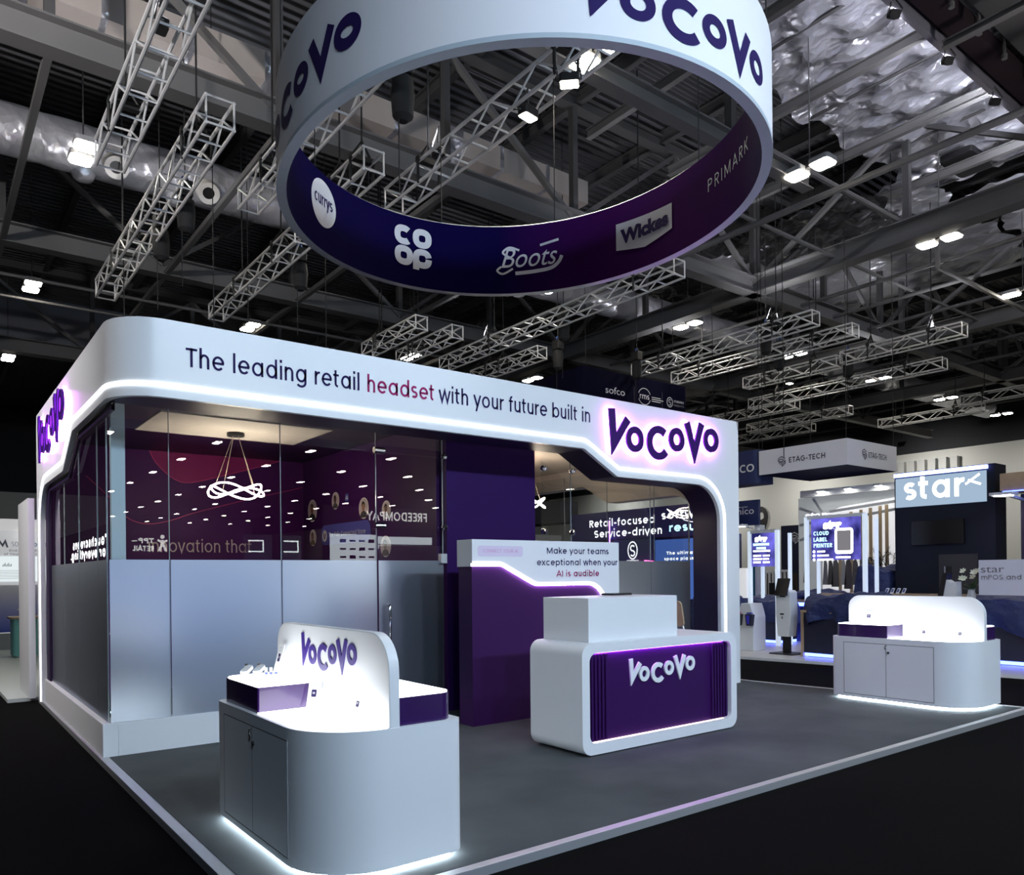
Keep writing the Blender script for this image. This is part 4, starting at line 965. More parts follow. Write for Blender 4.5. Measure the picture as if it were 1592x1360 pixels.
# printed shop backdrop
t = thing('shop_backdrop', 'bright printed shop scene panel with clothes rail and timber slats, behind the CLOUD LABEL PRINTER poster', 'backdrop', (17, 2.9, 0))
f = MB(); f.box(17.0, 1.3, 0, 17.2, 4.18, 3.45); f.build('panel', mat('backdrop_grey', (.30, .31, .31), .6, noise=(1.1, .2, (.40, .41, .41)), emit=(.9, .95, .95), es=.18), t)
lf = leftf(17.0); PW = mat('print_white', (.78, .79, .80), .6, emit=(1, 1, 1), es=.5)
f = MB(); f.prism([(-3.5, .9), (-1.35, .9), (-1.35, 3.3), (-3.0, 3.15), (-3.5, 2.95)], lf, .001, .003); f.build('bright_print', PW, t)
PG = mat('print_beam', (.34, .35, .36), .6)
for q in ([(-4.15, 3.2), (-3.5, 2.95)], [(-4.15, 2.75), (-3.4, 2.85)], [(-4.15, 2.35), (-3.4, 2.62)], [(-3.75, 3.42), (-3.5, 3.05)], [(-3.3, 3.05), (-1.4, 3.2)], [(-3.3, 2.80), (-1.4, 3.02)]):
    f = MB(); ribbon(f, q, .07, lf, .004); f.build('printed_beam', PG, t)
SL = mat('print_slat', (.50, .38, .22), .6)
for a in (-3.02, -2.72, -2.46, -2.22, -1.98, -1.82):
    f = MB(); f.prism([(a-.045, .5), (a+.045, .5), (a+.045, 2.98+(a+3)*.12), (a-.045, 2.98+(a+3)*.12)], lf, .005, .007); f.build('printed_slat', SL, t)
for i, (a, w_, z0, c) in enumerate(((-3.95, .10, 1.25, (.16, .13, .12)), (-3.28, .09, 1.2, (.12, .11, .10)), (-3.14, .12, 1.15, (.14, .13, .12)), (-2.93, .08, 1.2, (.45, .45, .44)), (-2.80, .12, 1.1, (.09, .08, .08)), (-2.62, .1, 1.2, (.13, .12, .12)), (-2.45, .1, 1.15, (.38, .38, .37)), (-2.3, .08, 1.2, (.10, .09, .09)), (-3.42, .08, 1.2, (.30, .30, .30)))):
    f = MB(); f.prism([(a-w_, z0), (a+w_*.8, z0), (a+w_*.7, 1.72), (a+w_*.2, 1.85), (a-w_*.5, 1.80)], lf, .008, .012); f.build('printed_coat', mat('coat_%d' % i, c, .7), t)
f = MB(); f.prism([(-2.62, 1.05), (-2.05, 1.08), (-2.05, 1.22), (-2.62, 1.20)], lf, .006, .010); f.build('printed_bench', mat('print_yellow', (.48, .42, .06), .6), t)
rn = random.Random(9); f = MB()
def twig(p, a, L, d):
    q = (p[0]+cos(a)*L, p[1]+sin(a)*L); ribbon(f, [p, q], .006+.006*d, lf, .013)
    if d > 0:
        for _ in range(3): twig((p[0]+(q[0]-p[0])*rn.uniform(.5, 1), p[1]+(q[1]-p[1])*rn.uniform(.5, 1)), a+rn.uniform(-1, 1), L*.72, d-1)
for x_ in (-1.95, -1.75, -1.55): twig((x_, .9), pi/2+rn.uniform(-.1, .1), .55, 4)
f.build('printed_twigs', mat('print_twig', (.03, .03, .028), .7), t)
f = MB(); btext(f, 'star', lf, -3.98, -3.35, 2.88, .32, t=.014, bold=.006); f.build('printed_logo', mat('print_logo_white', (.85, .87, .9), .5, emit=(1, 1, 1), es=.8), t)
f = MB(); f.box(16.8, 1.3, 3.45, 17.2, 4.0, 3.62); o = f.build('header_beam', WHITE_MATT); tag(o, 'pale beam on top of the printed shop scene panel', 'beam')
for y, nm in ((3.35, 'left'), (2.62, 'middle'), (1.85, 'right')): arm_light(16.98, y, 3.52, nm+' of three small spotlights on the pale beam above the shop scene', -.3, .8)
# hanging box banner with the cube logo
t = thing('box_banner', 'pale rectangular hanging banner with a black cube logo and a navy underside', 'box banner', (16.1, 2.8, 3.9))
f = MB(); f.box(15.0, 1.67, 3.905, 17.2, 3.96, 4.49); b = f.build('banner_skin', mat('banner_lilac', (.78, .77, .82), .6), t)
f = MB(); f.box(15.01, 1.68, 3.90, 17.19, 3.95, 3.904); f.build('banner_base', mat('banner_underside', (.003, .005, .034), .7, spec=.05), t)
def cube_logo(mb, fn, cx, cz, r):
    h = r*.5; w_ = r*.86
    for q in ([(-w_, h), (0, r), (w_, h)], [(-w_, h*.5), (0, r*.45), (w_*.55, h*.75)], [(-w_, h*.2), (-.1*r, -.1*r), (w_*.9, h*.5)], [(-w_*.6, h*.1), (-w_*.6, -h*1.0)], [(-w_*.2, -.1*r), (-w_*.2, -h*1.5)], [(.15*r, -.1*r), (.15*r, -r), (w_, -h), (w_, 0), (.5*r, -.25*r), (.5*r, -.55*r)]):
        ribbon(mb, [(cx+a, cz+b_) for a, b_ in q], r*.17, fn, .004)
lf = leftf(15.0); ff = front(1.67); BL = mat('banner_ink', (.02, .02, .035), .5)
f = MB(); cube_logo(f, lf, -3.33, 4.17, .115); stext(f, 'ETAG-TECH', lf, -3.14, -2.19, 4.115, .125, w=.12); f.build('banner_lettering', BL, b)
f = MB(); cube_logo(f, ff, 15.72, 4.19, .115); stext(f, 'ETAG-TECH', ff, 15.90, 16.72, 4.13, .125, w=.12); f.build('banner_lettering', BL, b)
for x, y in ((15.05, 1.72), (17.15, 1.72), (15.05, 3.9), (17.15, 3.9)):
    f = MB(); f.cyl((x, y, 4.49), (x, y, ROOF_Z-.01), .008, 5); f.build('suspension_wire', CABLE, t)
f = MB(); f.box(19.0, 4.6, 0, 19.15, 6.05, 2.9); o = f.build('logo_panel', NAVY); tag(o, 'tall navy panel with a white cube logo, left of the shop scene panel', 'panel')
f = MB(); cube_logo(f, leftf(19.0), -5.60, 2.53, .16); lg_ = f.build('cube_logo', WHITE_MATT, o)
# curved and flat navy banners with white name
t = thing('hanging_banner', 'curved navy hanging banner with a white name, just right of the booth leg', 'banner', (15, 4.4, 3.7))
P_ = [(15.0+.5*(1-cos(a)), 3.965+.35*sin(-a)+.0) for a in [radians(d) for d in range(-90, 1, 9)]]
f = MB(); pl_ = [(15.0, 5.6), (15.0, 4.2)]+[(15.0+.22*(1-cos(a)), 4.2-.22*sin(a)) for a in [radians(d) for d in range(9, 91, 9)]]
f.prism(pl_+[(15.6, 3.98), (15.6, 5.6)], up, 3.72, 4.55); b = f.build('banner_skin', mat('banner_navy', (.012, .022, .10), .6), t)
f = MB(); btext(f, 'ingenico', leftf(15.0), -5.62, -4.10, 4.02, .42); f.build('banner_lettering', WHITE_MATT, b)
for y in (4.1, 5.5):
    f = MB(); f.cyl((15.2, y, 4.5), (15.2, y, ROOF_Z-.01), .008, 5); f.build('suspension_wire', CABLE, t)
f = MB(); f.box(15.0, 3.99, 2.70, 15.08, 6.0, 3.32); o = f.build('name_fascia', mat('banner_navy', (.012, .022, .10), .6)); tag(o, 'navy fascia block with a small white name, under the curved navy banner', 'fascia')
f = MB(); btext(f, 'ingenico', leftf(15.0), -5.1, -4.12, 2.98, .24); ribbon(f, [(-4.9, 3.16), (-4.3, 3.16)], .012, leftf(15.0), .004); f.build('fascia_lettering', WHITE_MATT, o)
arm_light(15.0, 4.15, 2.62, 'bright arm spotlight below the navy fascia block', -.5, 1.1)
for y_, n_ in ((3.99, 'nearer'), (5.8, 'farther')):
    f = MB(); f.box(15.05, y_, 0, 15.25, y_+.15, 2.7); o = f.build('fascia_post', mat('frame_rail', (.62, .64, .68), .4)); tag(o, n_+' pale post carrying the navy fascia block', 'post')
# slatted fence, teal panel, white panel, bin
t = thing('slatted_screen', 'low white slatted screen beyond the white kiosk', 'screen', (18, 5.65, 0))
f = MB(); f.box(17.97, 5.13, 1.54, 18.05, 6.17, 1.6); f.build('rail', WHITE_MATT, t)
for i in range(9):
    f = MB(); f.box(17.98, 5.14+.123*i, 0, 18.04, 5.185+.123*i, 1.54); f.build('slat', WHITE_MATT, t)
f = MB(); f.box(18.15, 5.0, 0, 18.2, 6.3, 1.5); o = f.build('dark_panel', mat('brown_dark', (.03, .02, .018), .7)); tag(o, 'dark panel behind the slatted screen', 'panel')
f = MB(); f.box(16, 4.76, 0, 16.05, 4.94, 1.7); o = f.build('teal_board', mat('board_teal', (.01, .16, .28), .5)); tag(o, 'narrow teal blue board behind the small blue poster', 'board')
f = MB(); f.box(12.5, 2.53, 1.0, 12.55, 2.78, 1.63); o = f.build('white_board', mat('board_white', (.8, .8, .82), .5, emit=(1, 1, 1), es=.4)); tag(o, 'small white board standing on the covered counter next to the booth leg', 'board')
f = MB(); f.prism(rrect(16.6, 4.5, 17.0, 4.85, .05, 4), up, 0, 1.25); o = f.build('litter_bin', BLACK); tag(o, 'tall black bin in front of the slatted screen', 'bin')

# ================================================================== software stand seen through the right flank glass
t = thing('software_stand', 'navy stand front reading Retail-focused software, seen through the right flank glass', 'stand front', (14, 7, 0))
f = MB(); f.box(14.0, 4.2, 2.48, 14.5, 9.75, 3.27); b = f.build('fascia', mat('stand_indigo', (.022, .018, .12), .5), t)
lf = leftf(14.0); TWH = emis('stand_white', (1, 1, 1), 1.5)
f = MB(); stext(f, 'Retail-focused', lf, -9.0, -6.45, 2.86, .20, w=.13); stext(f, 'software', lf, -6.25, -4.45, 2.93, .20, w=.13); stext(f, 'Service-driven', lf, -8.8, -6.2, 2.56, .20, w=.13); f.build('stand_lettering', TWH, b)
f = MB(); stext(f, 'results', lf, -6.0, -4.6, 2.60, .20, w=.13); f.build('stand_lettering', emis('stand_cyan', (.5, .95, 1), 2), b)
f = MB(); ribbon(f, smooth_curve([(-5.5, 2.88), (-5.2, 2.81), (-4.8, 2.81), (-4.5, 2.88)]), .018, lf, .006); f.build('stand_swoosh', TWH, b)
f = MB(); f.box(14.4, 4.2, 0, 14.6, 12.0, 2.48); f.build('stand_wall', mat('stand_navy', (.010, .016, .065), .5), t)
f = MB(); f.box(14.0, 6.55, 0, 14.38, 8.0, 2.46); pn = f.build('logo_wall', mat('stand_blue', (.012, .03, .11), .5), t)
f = MB(); ribbon(f, [(-7.28+.17*cos(2*pi*i/32), 2.16+.23*sin(2*pi*i/32)) for i in range(33)], .035, lf, .005); ribbon(f, arc(-7.28, 2.22, .075, .07, 30, 270, 10)+arc(-7.28, 2.08, .075, .07, 90, -150, 10), .04, lf, .005)
stext(f, 'STORESPACE', lf, -7.5, -7.06, 1.86, .04, w=.16); stext(f, 'INSIGHTS', lf, -7.45, -7.1, 1.79, .035, w=.12); f.build('stand_logo', TWH, pn)
NEON = emis('neon_pink', (1, .10, .45), 7); NEONV = emis('neon_violet', (.45, .15, 1), 7)
for q in ([(-7.55, 1.6), (-7.55, 1.85), (-7.0, 1.85)], [(-6.75, 1.87), (-6.3, 1.83)], [(-6.05, 1.6), (-5.98, 1.95)], [(-6.05, 1.83), (-5.2, 1.80)], [(-7.1, 1.62), (-6.9, 1.68), (-6.6, 1.68)], [(-6.1, 1.62), (-5.3, 1.62)]):
    f = MB(); f.tube([leftf(13.9)(a, b_) for a, b_ in q], .018, 6); f.build('neon_tube', NEON, t)
f = MB(); f.tube([leftf(13.9)(-8.06, 2.1), leftf(13.9)(-8.06, 3.0)], .018, 6); f.build('neon_tube', NEONV, t)
f = MB(); f.box(13.6, 4.2, .9, 13.9, 6.1, 2.38); s_ = f.build('blue_screen', emis('blue_screen', (.06, .13, .42), .9), t)
f = MB(); stext(f, 'The ultimate', leftf(13.6), -5.72, -4.7, 2.0, .075, w=.15); stext(f, 'space planning', leftf(13.6), -5.8, -4.6, 1.86, .075, w=.15); f.build('screen_lettering', TWH, s_)
f = MB(); f.box(14.0, 9.0, 0, 14.4, 13.2, 2.42); f.build('end_wall', mat('stand_navy', (.010, .016, .065), .5), t)
f = MB(); f.prism([(13.2, 12.6), (13.6, 9.8), (14.3, 9.8), (14.3, 12.6)], up, 3.05, 3.7); o = f.build('hanging_banner', mat('banner_black', (.010, .008, .018), .6)); tag(o, 'dark plum banner hanging beyond the right end of the purple wall', 'banner')
# hanging box banner with three partner names
t = thing('box_banner', 'dark navy box banner with three pale partner logos hanging above the fascia', 'box banner', (16, 10.5, 6.4))
f = MB(); f.box(13.85, 9.05, 6.45, 18.3, 13.5, 7.52); b = f.build('banner_skin', mat('banner_midnight', (.003, .003, .015), .8, spec=.05), t)
ff = front(9.05); LGB = mat('banner_grey_ink', (.75, .75, .80), .5)
f = MB(); btext(f, 'sofco', ff, 14.75, 15.55, 6.86, .30); f.build('banner_lettering', LGB, b)
f = MB(); stext(f, 'rms', ff, 16.18, 16.62, 6.88, .17, w=.10); ribbon(f, arc(16.4, 6.96, .27, .25, 20, 160, 10), .02, ff, .004); ribbon(f, arc(16.4, 6.96, .27, .25, 200, 340, 10), .02, ff, .004)
for i in range(3): ribbon(f, [(16.72, 6.98-.06*i), (17.25-.12*(i != 1), 6.98-.06*i)], .022, ff, .004)
f.build('banner_lettering', LGB, b)
f = MB(); ribbon(f, [(17.55+.13*cos(2*pi*i/24), 6.93+.15*sin(2*pi*i/24)) for i in range(25)], .025, ff, .004); ribbon(f, arc(17.55, 6.97, .05, .045, 30, 270, 8)+arc(17.55, 6.88, .05, .045, 90, -150, 8), .02, ff, .004)
stext(f, 'STORESPACE', ff, 17.74, 18.22, 6.95, .07, w=.12); stext(f, 'INSIGHTS', ff, 17.74, 18.22, 6.83, .06, w=.05); f.build('banner_lettering', LGB, b)
f = MB()
for x in (15.95, 17.2): ribbon(f, [(x, 6.5), (x, 7.2)], .01, ff, .004)
f.build('banner_rule', mat('rule_grey', (.12, .12, .15), .5), b)
for x, y in ((14.2, 9.3), (18, 9.3), (14.2, 13.2), (18, 13.2)):
    f = MB(); f.cyl((x, y, 7.5), (x, y, ROOF_Z-.01), .01, 5); f.build('suspension_wire', CABLE, t)

# ================================================================== stands on the left
f = MB(); f.box(-.12, 4.38, 0, -.045, 5.6, 2.6); o = f.build('partition_end', WHITE_MATT); tag(o, 'narrow white partition end next to the left leg of the booth', 'partition')
t = thing('backdrop_wall', 'white stand wall with grey-blue lettering and a violet lower half, at the far left', 'stand wall', (.5, 13, 0))
f = MB(); f.box(-1.2, 13.0, .36, 1.6, 13.15, 2.88); b = f.build('wall_board', mat('soti_white', (.66, .67, .70), .5, emit=(1, 1, 1), es=.25), t)
ff = front(13.0)
f = MB(); f.box(-1.2, 12.97, 2.62, 1.6, 12.99, 2.87); f.build('header_strip', mat('soti_strip', (.70, .70, .69), .5, emit=(1, 1, 1), es=.3), t)
f = MB(); f.quad(ff(-1.2, .38, .002), ff(1.6, .38, .002), ff(1.6, 1.42, .002), ff(-1.2, 1.42, .002))
def vgrad():
    m = bpy.data.materials.new('violet_fade_print'); m.use_nodes = True; nt = m.node_tree; bb = nt.nodes['Principled BSDF']; bb.inputs['Roughness'].default_value = .5
    tc = nt.nodes.new('ShaderNodeTexCoord'); sp_ = nt.nodes.new('ShaderNodeSeparateXYZ'); mr = nt.nodes.new('ShaderNodeMapRange'); rm = nt.nodes.new('ShaderNodeValToRGB'); mr.inputs[1].default_value = .4; mr.inputs[2].default_value = 1.35
    rm.color_ramp.elements[0].color = (.05, .08, .40, 1); rm.color_ramp.elements[1].color = (.66, .67, .72, 1); e = rm.color_ramp.elements.new(.5); e.color = (.30, .31, .58, 1)
    nt.links.new(tc.outputs['Object'], sp_.inputs[0]); nt.links.new(sp_.outputs[2], mr.inputs[0]); nt.links.new(mr.outputs[0], rm.inputs[0]); nt.links.new(rm.outputs[0], bb.inputs['Base Color'])
    return m
f.build('violet_print', vgrad(), t)
f = MB(); f.prism(rrect(-1.0, 1.50, 1.4, 2.05, .01, 2), ff, .003, .03); s_ = f.build('screen', emis('dashboard_screen', (.80, .88, .90), .9), t, label='pale dashboard screen')
f = MB(); ribbon(f, [(.72+.045*cos(2*pi*i/18)-.16, 1.86+.045*sin(2*pi*i/18)) for i in range(19)], .014, ff, .034)
for i in range(8): ribbon(f, [(.22+.022*i, 1.83), (.22+.022*i, 1.87+.02*(i % 3))], .012, ff, .034)
for i in range(6): ribbon(f, [(.16, 1.74-.035*i), (.74, 1.74-.035*i)], .006, ff, .034)
f.build('screen_charts', mat('chart_grey', (.35, .42, .48), .5), s_)
f = MB(); stext(f, 'SOTI', ff, .38, .60, 2.275, .105, w=.08); f.build('wall_lettering', mat('soti_grey', (.28, .34, .42), .5), b)
f = MB(); stext(f, 'MobiControl', ff, .64, 1.3, 2.275, .105, w=.13); f.build('wall_lettering', mat('soti_blue', (.05, .18, .38), .5), b)
f = MB(); ribbon(f, [(.12, 2.25), (.17, 2.38), (.22, 2.29), (.27, 2.39), (.31, 2.25)], .035, ff, .004); f.build('wall_logo', mat('soti_slate', (.10, .11, .14), .5), b)
f = MB(); stext(f, 'End-to-End Retail', ff, .34, 1.05, 2.16, .048, w=.10); stext(f, 'of Your Retail Operations', ff, .24, 1.25, 2.08, .048, w=.10); f.build('wall_lettering', mat('soti_mid', (.22, .22, .24), .5), b)
f = MB(); f.box(-1.2, 12.99, 0, 1.6, 13.15, .36); f.build('base', mat('base_grey', (.25, .26, .27), .5), t)
arm_light(.66, 13.0, 2.66, 'white arm light on the white and violet stand wall at the far left', 0, 1.0)
f = MB(); f.box(-2, 4.36, -.05, -.35, 20, .0); 
f = MB(); f.prism([(-.35, 4.5), (2.2, 4.5), (2.2, 14.5), (-.5, 14.5)], up, -.05, -.001); o = f.build('neighbour_platform', mat('pale_green_floor', (.55, .60, .57), .4)); tag(o, 'pale shiny floor of the stand at the far left', 'platform')
t = thing('teal_counter', 'teal counter with an oak top at the far left', 'counter', (.6, 11.0, 0))
f = MB(); f.prism(rrect(.21, 10.7, 1.3, 11.3, .05, 4), up, .03, .765); f.build('counter_body', TEAL, t)
f = MB(); f.prism(rrect(.16, 10.65, 1.35, 11.35, .05, 4), up, .765, .80); f.build('counter_top', WOOD, t)
f = MB(); f.prism(rrect(.26, 10.75, 1.25, 11.25, .05, 4), up, -.001, .03); f.build('base', WHITE_MATT, t)
t = thing('coffee_machine', 'small black and white machine on the teal counter', 'machine', (.52, 10.9, .80))
f = MB(); f.lathe((.53, 10.9, .80), [(.06, 0), (.09, .02), (.08, .12), (.07, .22), (.03, .27)], 14); f.build('machine_body', mat('machine_grey', (.10, .10, .11), .3), t, smooth=True)
f = MB(); f.box(.30, 10.85, .93, .46, 10.95, .955); f.build('tray', WHITE_MATT, t)

# ================================================================== stands across the aisle, seen only as reflections in the booth glass, plus an added glowing wall
def back_panel(name, label, x0, x1, z0, z1, y, m):
    """a panel behind the camera that faces the booth (its writing runs towards -x)"""
    t = thing(name, label, 'stand wall', ((x0+x1)/2, y, 0))
    f = MB(); f.box(x0, y-.15, z0, x1, y, z1); f.build('board', m, t)
    if z0 > .1:
        f = MB(); f.box(x0+.05, y-.14, -.05, x0+.12, y-.05, z0); f.box(x1-.12, y-.14, -.05, x1-.05, y-.05, z0); f.build('posts', STEEL_DK, t)
    return t, plane((0, y, 0), (-1, 0, 0), (0, 0, 1))
WL = emis('stand_sign_white', (1, 1, 1), 5)
t, bf = back_panel('stand_wall', 'dark stand wall with a white stick figure sign, mirrored in the booth glass', 3.2, 6.6, -.05, 2.95, -18, mat('stand_black', (.012, .012, .016), .6))
f = MB(); stext(f, 'TPP', bf, -4.42, -3.98, 2.59, .16, w=.15); stext(f, 'RETAIL', bf, -4.42, -3.82, 2.36, .16, w=.15); ribbon(f, [(-3.95, 2.66), (-3.80, 2.66)], .03, bf, .004)
f.poly([bf(-4.66+.06*cos(2*pi*i/14), 2.80+.06*sin(2*pi*i/14), .004) for i in range(14)]); ribbon(f, [(-4.80, 2.70), (-4.66, 2.62), (-4.52, 2.70)], .06, bf, .004); ribbon(f, [(-4.76, 2.36), (-4.66, 2.62), (-4.56, 2.36)], .07, bf, .005); ribbon(f, [(-4.66, 2.70), (-4.66, 2.5)], .09, bf, .006); f.build('sign_lettering', WL, t)
t, bf = back_panel('stand_wall', 'grey stand wall with a line of pale capitals, mirrored in the booth glass', 12.9, 19.1, -.05, 4.7, -25, mat('stand_slate', (.10, .10, .12), .6))
f = MB(); stext(f, 'FREEDOMPAY', bf, -18.2, -15.0, 4.10, .42, w=.12); f.build('sign_lettering', WL, t)
t, bf = back_panel('stand_wall', 'bright white partner logo wall, mirrored in the booth glass', 7.5, 8.85, -.05, 2.68, -12, emis('partner_wall_white', (.80, .90, .95), 4.2))
f = MB()
for i in range(4):
    for j in range(3): ribbon(f, [(-7.72-.28*i, 2.5-.22*j), (-7.90-.28*i, 2.5-.22*j)], .05 if (i+j) % 3 else .09, bf, .004)
f.build('partner_logos', mat('logo_ink', (.02, .04, .06), .6), t)
t, bf = back_panel('stand_header', 'bright white header strip beside the partner logo wall, mirrored in the booth glass', 8.88, 10.6, 2.43, 2.64, -12, emis('partner_wall_white', (.80, .90, .95), 4.2))
f = MB(); f.box(8.88, -12.1, 2.30, 10.3, -12.0, 2.40); f.build('lower_strip', emis('partner_wall_white', (.80, .90, .95), 4.2), t)
for x0, x1 in ((5.85, 6.6), (6.85, 7.45)):
    t, bf = back_panel('stand_cabinet', ('left' if x0 < 6 else 'right')+' of two grey cabinets with a glowing frame, mirrored in the booth glass', x0, x1, -.05, 2.72, -14, mat('cabinet_grey', (.10, .11, .13), .5))
    f = MB(); ribbon(f, [(-x0-.08, 2.55), (-x0-.5, 2.55), (-x0-.5, 2.25), (-x0-.08, 2.25)], .035, bf, .004); f.build('light_frame', emis('cabinet_light', (.9, .95, 1), 8), t)
# dark stand wall down the left aisle
t = thing('stand_wall', 'dark grey stand wall down the left aisle, mirrored in the left flank glass', 'stand wall', (-4.3, 33, 0))
f = MB(); f.box(-4.4, 22, -.05, -4.0, 44, 3.5); f.build('board', mat('stand_charcoal', (.055, .055, .062), .6), t)
bf = plane((-4.0, 0, 0), (0, 1, 0), (0, 0, 1))
f = MB(); stext(f, 'Touchscreens', bf, 21.5+2, 31.6, 2.80, .34, w=.15); stext(f, 'for everything.', bf, 21.5+2, 32.2, 2.36, .34, w=.15); f.build('sign_lettering', WL, t)

t, bf = back_panel('added_light_wall', 'added blue glowing wall across the aisle, lighting the booth front, mirrored softly in frosted glass', 1.0, 7.4, .5, 1.95, -13, emis('added_wall_blue_glow', (.30, .50, 1), 1.9))  # assumed wall, added behind the camera to throw blue light on the booth front
# ================================================================== overhead: girders, purlins, blankets, ducts, rigging
GZ = 9.0                                             # underside of the girders
def ibeam(mb, p, q, w, h, t=.03):
    """I section between p and q, p/q at the underside"""
    p = Vector(p); q = Vector(q); u = Vector((0, 0, 1))
    mb.bar(p+u*t/2, q+u*t/2, w, t); mb.bar(p+u*h/2, q+u*h/2, t, h-2*t); mb.bar(p+u*(h-t/2), q+u*(h-t/2), w, t)
def girder(name, label, p, q, nodes, w=.34, h=.46, top=11.75, zig=True, post_w=.15):
    """roof girder: bottom and top chords, posts and diagonals; p,q 2D ends, nodes positions along it"""
    t = thing(name, label, 'roof girder', (p[0], p[1], GZ))
    P0 = Vector((p[0], p[1], GZ)); Q0 = Vector((q[0], q[1], GZ)); d = (Q0-P0); L = d.length; d.normalize()
    f = MB(); ibeam(f, P0, Q0, w, h); f.build('bottom_chord', STEEL, t)
    up_ = Vector((0, 0, top-GZ))
    f = MB(); ibeam(f, P0+up_, Q0+up_, w*.8, .3); f.build('top_chord', STEEL_DK, t)
    for i, s in enumerate(nodes):
        a = P0+d*s+Vector((0, 0, h)); f = MB(); f.bar(a, (a.x, a.y, top), post_w, post_w*.9); f.build('post', STEEL_DK, t)
        if zig and i+1 < len(nodes):
            s2 = nodes[i+1]; m = (s+s2)/2; m = s2 if i % 2 else s
            for e in ((s,) if i % 2 else (s2,)):
                f = MB(); b = P0+d*e+Vector((0, 0, h*.6)); c = P0+d*m+Vector((0, 0, top-GZ)); f.bar(b, c, .12, .10); f.build('diagonal', STEEL_DK if e == s else STEEL, t)
    return t
X0, X1 = -9.0, 44.0
xn = [-6.32+3.3*k for k in range(15)]
for y, lab in ((1.07, 'left-to-right steel roof girder right above the hanging ring'), (5.25, 'left-to-right steel roof girder just behind the hanging ring, with the widest pale underside'),
               (13.1, 'left-to-right steel roof girder above the rear ends of the lighting trusses'), (22.9, 'far left-to-right steel roof girder in front of the grey smoke curtain')):
    girder('roof_girder', lab, (X0, y), (X1 if y > 2 else 12.6, y), [x-X0 for x in xn if y > 2 or x < 12], w=.34 if y > 2 else .24, h=.46 if y > 2 else .3, zig=y > 2)
for x, lab in ((16.65, 'heavy front-to-back steel girder crossing right of the hanging ring'), (24.8, 'front-to-back steel girder, second one right of the hanging ring'), (32.8, 'front-to-back steel girder, third one right of the hanging ring')):
    girder('cross_girder', lab, (x, -10), (x, 23), [2.6, 6.9, 11.1, 15.25, 19.2, 23.1, 28, 32.9], w=.40, h=.5)
def pipe(name, label, pts, r, m, cat='pipe', group=None, n=8):
    f = MB(); f.tube(pts, r, n); o = f.build(name, m, smooth=True); tag(o, label, cat, group); return o
for x, lab in ((.28, 'first'), (3.65, 'second'), (7.0, 'third'), (10.18, 'fourth')):
    f = MB(); f.bar((x, 5.4, GZ+.06), (x, 22.9, GZ+.06), .11, .11); o = f.build('tie_beam', STEEL); tag(o, lab+' from the left of the slim steel tie beams running away between the roof girders', 'tie beam')
pipe('sprinkler_pipe', 'long thin front-to-back pipe crossing right of the hanging ring', [(13.1, -9, 9.05), (13.1, 20, 9.05)], .07, STEEL)
pipe('sprinkler_pipe', 'grey pipe running below the silver blankets at the upper right', [(11.0, 1.3, 9.6), (18.6, 1.3, 9.6), (18.6, 1.3, 9.0), (26, 1.3, 9.0)], .06, STEEL)
pipe('sprinkler_pipe', 'thin pipe left of the silver blankets at the upper right', [(10.5, 2.9, 9.3), (30, 2.9, 9.3)], .045, STEEL)
pipe('sprinkler_pipe', 'thin pipe in front of the grey smoke curtain, upper of two', [(-9, 15.2, 9.0), (13, 15.2, 9.0)], .045, STEEL)
pipe('sprinkler_pipe', 'thin pipe in front of the grey smoke curtain, lower of two', [(-9, 16.6, 8.9), (13, 16.6, 8.9)], .035, STEEL)
for k, (x, lab) in enumerate(((18.9, 'first'), (20.6, 'second'), (22.6, 'third'), (27.2, 'fourth'), (29.6, 'fifth'), (35.4, 'sixth'), (38, 'seventh'))):
    pipe('cable_rail', lab+' of the long thin front-to-back rails right of the heavy cross girder', [(x, -6, 9.2), (x, 22, 9.2)], .055, STEEL, 'rail', 'thin front-to-back rails')
# purlins below the roof deck
for i, x in enumerate([-8.6+2.7*k for k in range(20)]):
    f = MB(); ibeam(f, (x, -11, 11.85), (x, 50, 11.85), .16, .3, .02); o = f.build('roof_purlin', STEEL_DK); tag(o, 'dark front-to-back purlin under the corrugated roof deck', 'purlin', 'purlins under the roof deck')
# silver insulation blankets
def blanket(label, x0, x1, y0, y1, z, m, amp=.10, seed=0, along='y', step=.10, rag=.12):
    rn = random.Random(seed); ph = [rn.uniform(0, 6.28) for _ in range(8)]
    nx = int((x1-x0)/step); ny = int((y1-y0)/step); vs = []; fs = []
    for i in range(nx+1):
        for j in range(ny+1):
            u = i/nx; v = j/ny; x = x0+(x1-x0)*u; y = y0+(y1-y0)*v
            if j in (0, ny): y += rag*(sin(4.1*x+ph[0])+.6*sin(9.7*x+ph[1]))
            if i in (0, nx): x += rag*sin(5*y+ph[2])
            pil = abs(sin(pi*(x-x0)/.88))
            zz = z-amp*pil**.5+amp*.35*sin(7*y+ph[3]+2.5*sin(2.2*x+ph[4]))+amp*.3*sin(13*x+5*y+ph[5])*sin(3.7*y+ph[6])+rn.uniform(-.014, .014)
            vs.append((x, y, zz))
    for i in range(nx):
        for j in range(ny): a = i*(ny+1)+j; fs.append((a, a+1, a+ny+2, a+ny+1))
    f = MB(); f.add(vs, fs); o = f.build('insulation_blanket', m, smooth=60); tag(o, label, 'insulation'); return o
blanket('crinkled silver insulation blanket at the upper right of the ceiling, nearest the camera', 8.4, 19.6, -1.05, 2.05, 11.55, FOIL, .16, 1)
blanket('silver insulation blanket beyond the heavy cross girder at the right', 18.2, 26.2, 1.6, 8.4, 11.3, FOIL, .10, 2, step=.2)
blanket('silver insulation blanket at the right edge of the picture', 20.2, 27.0, -3.0, 1.35, 11.3, FOIL, .10, 3, step=.2)
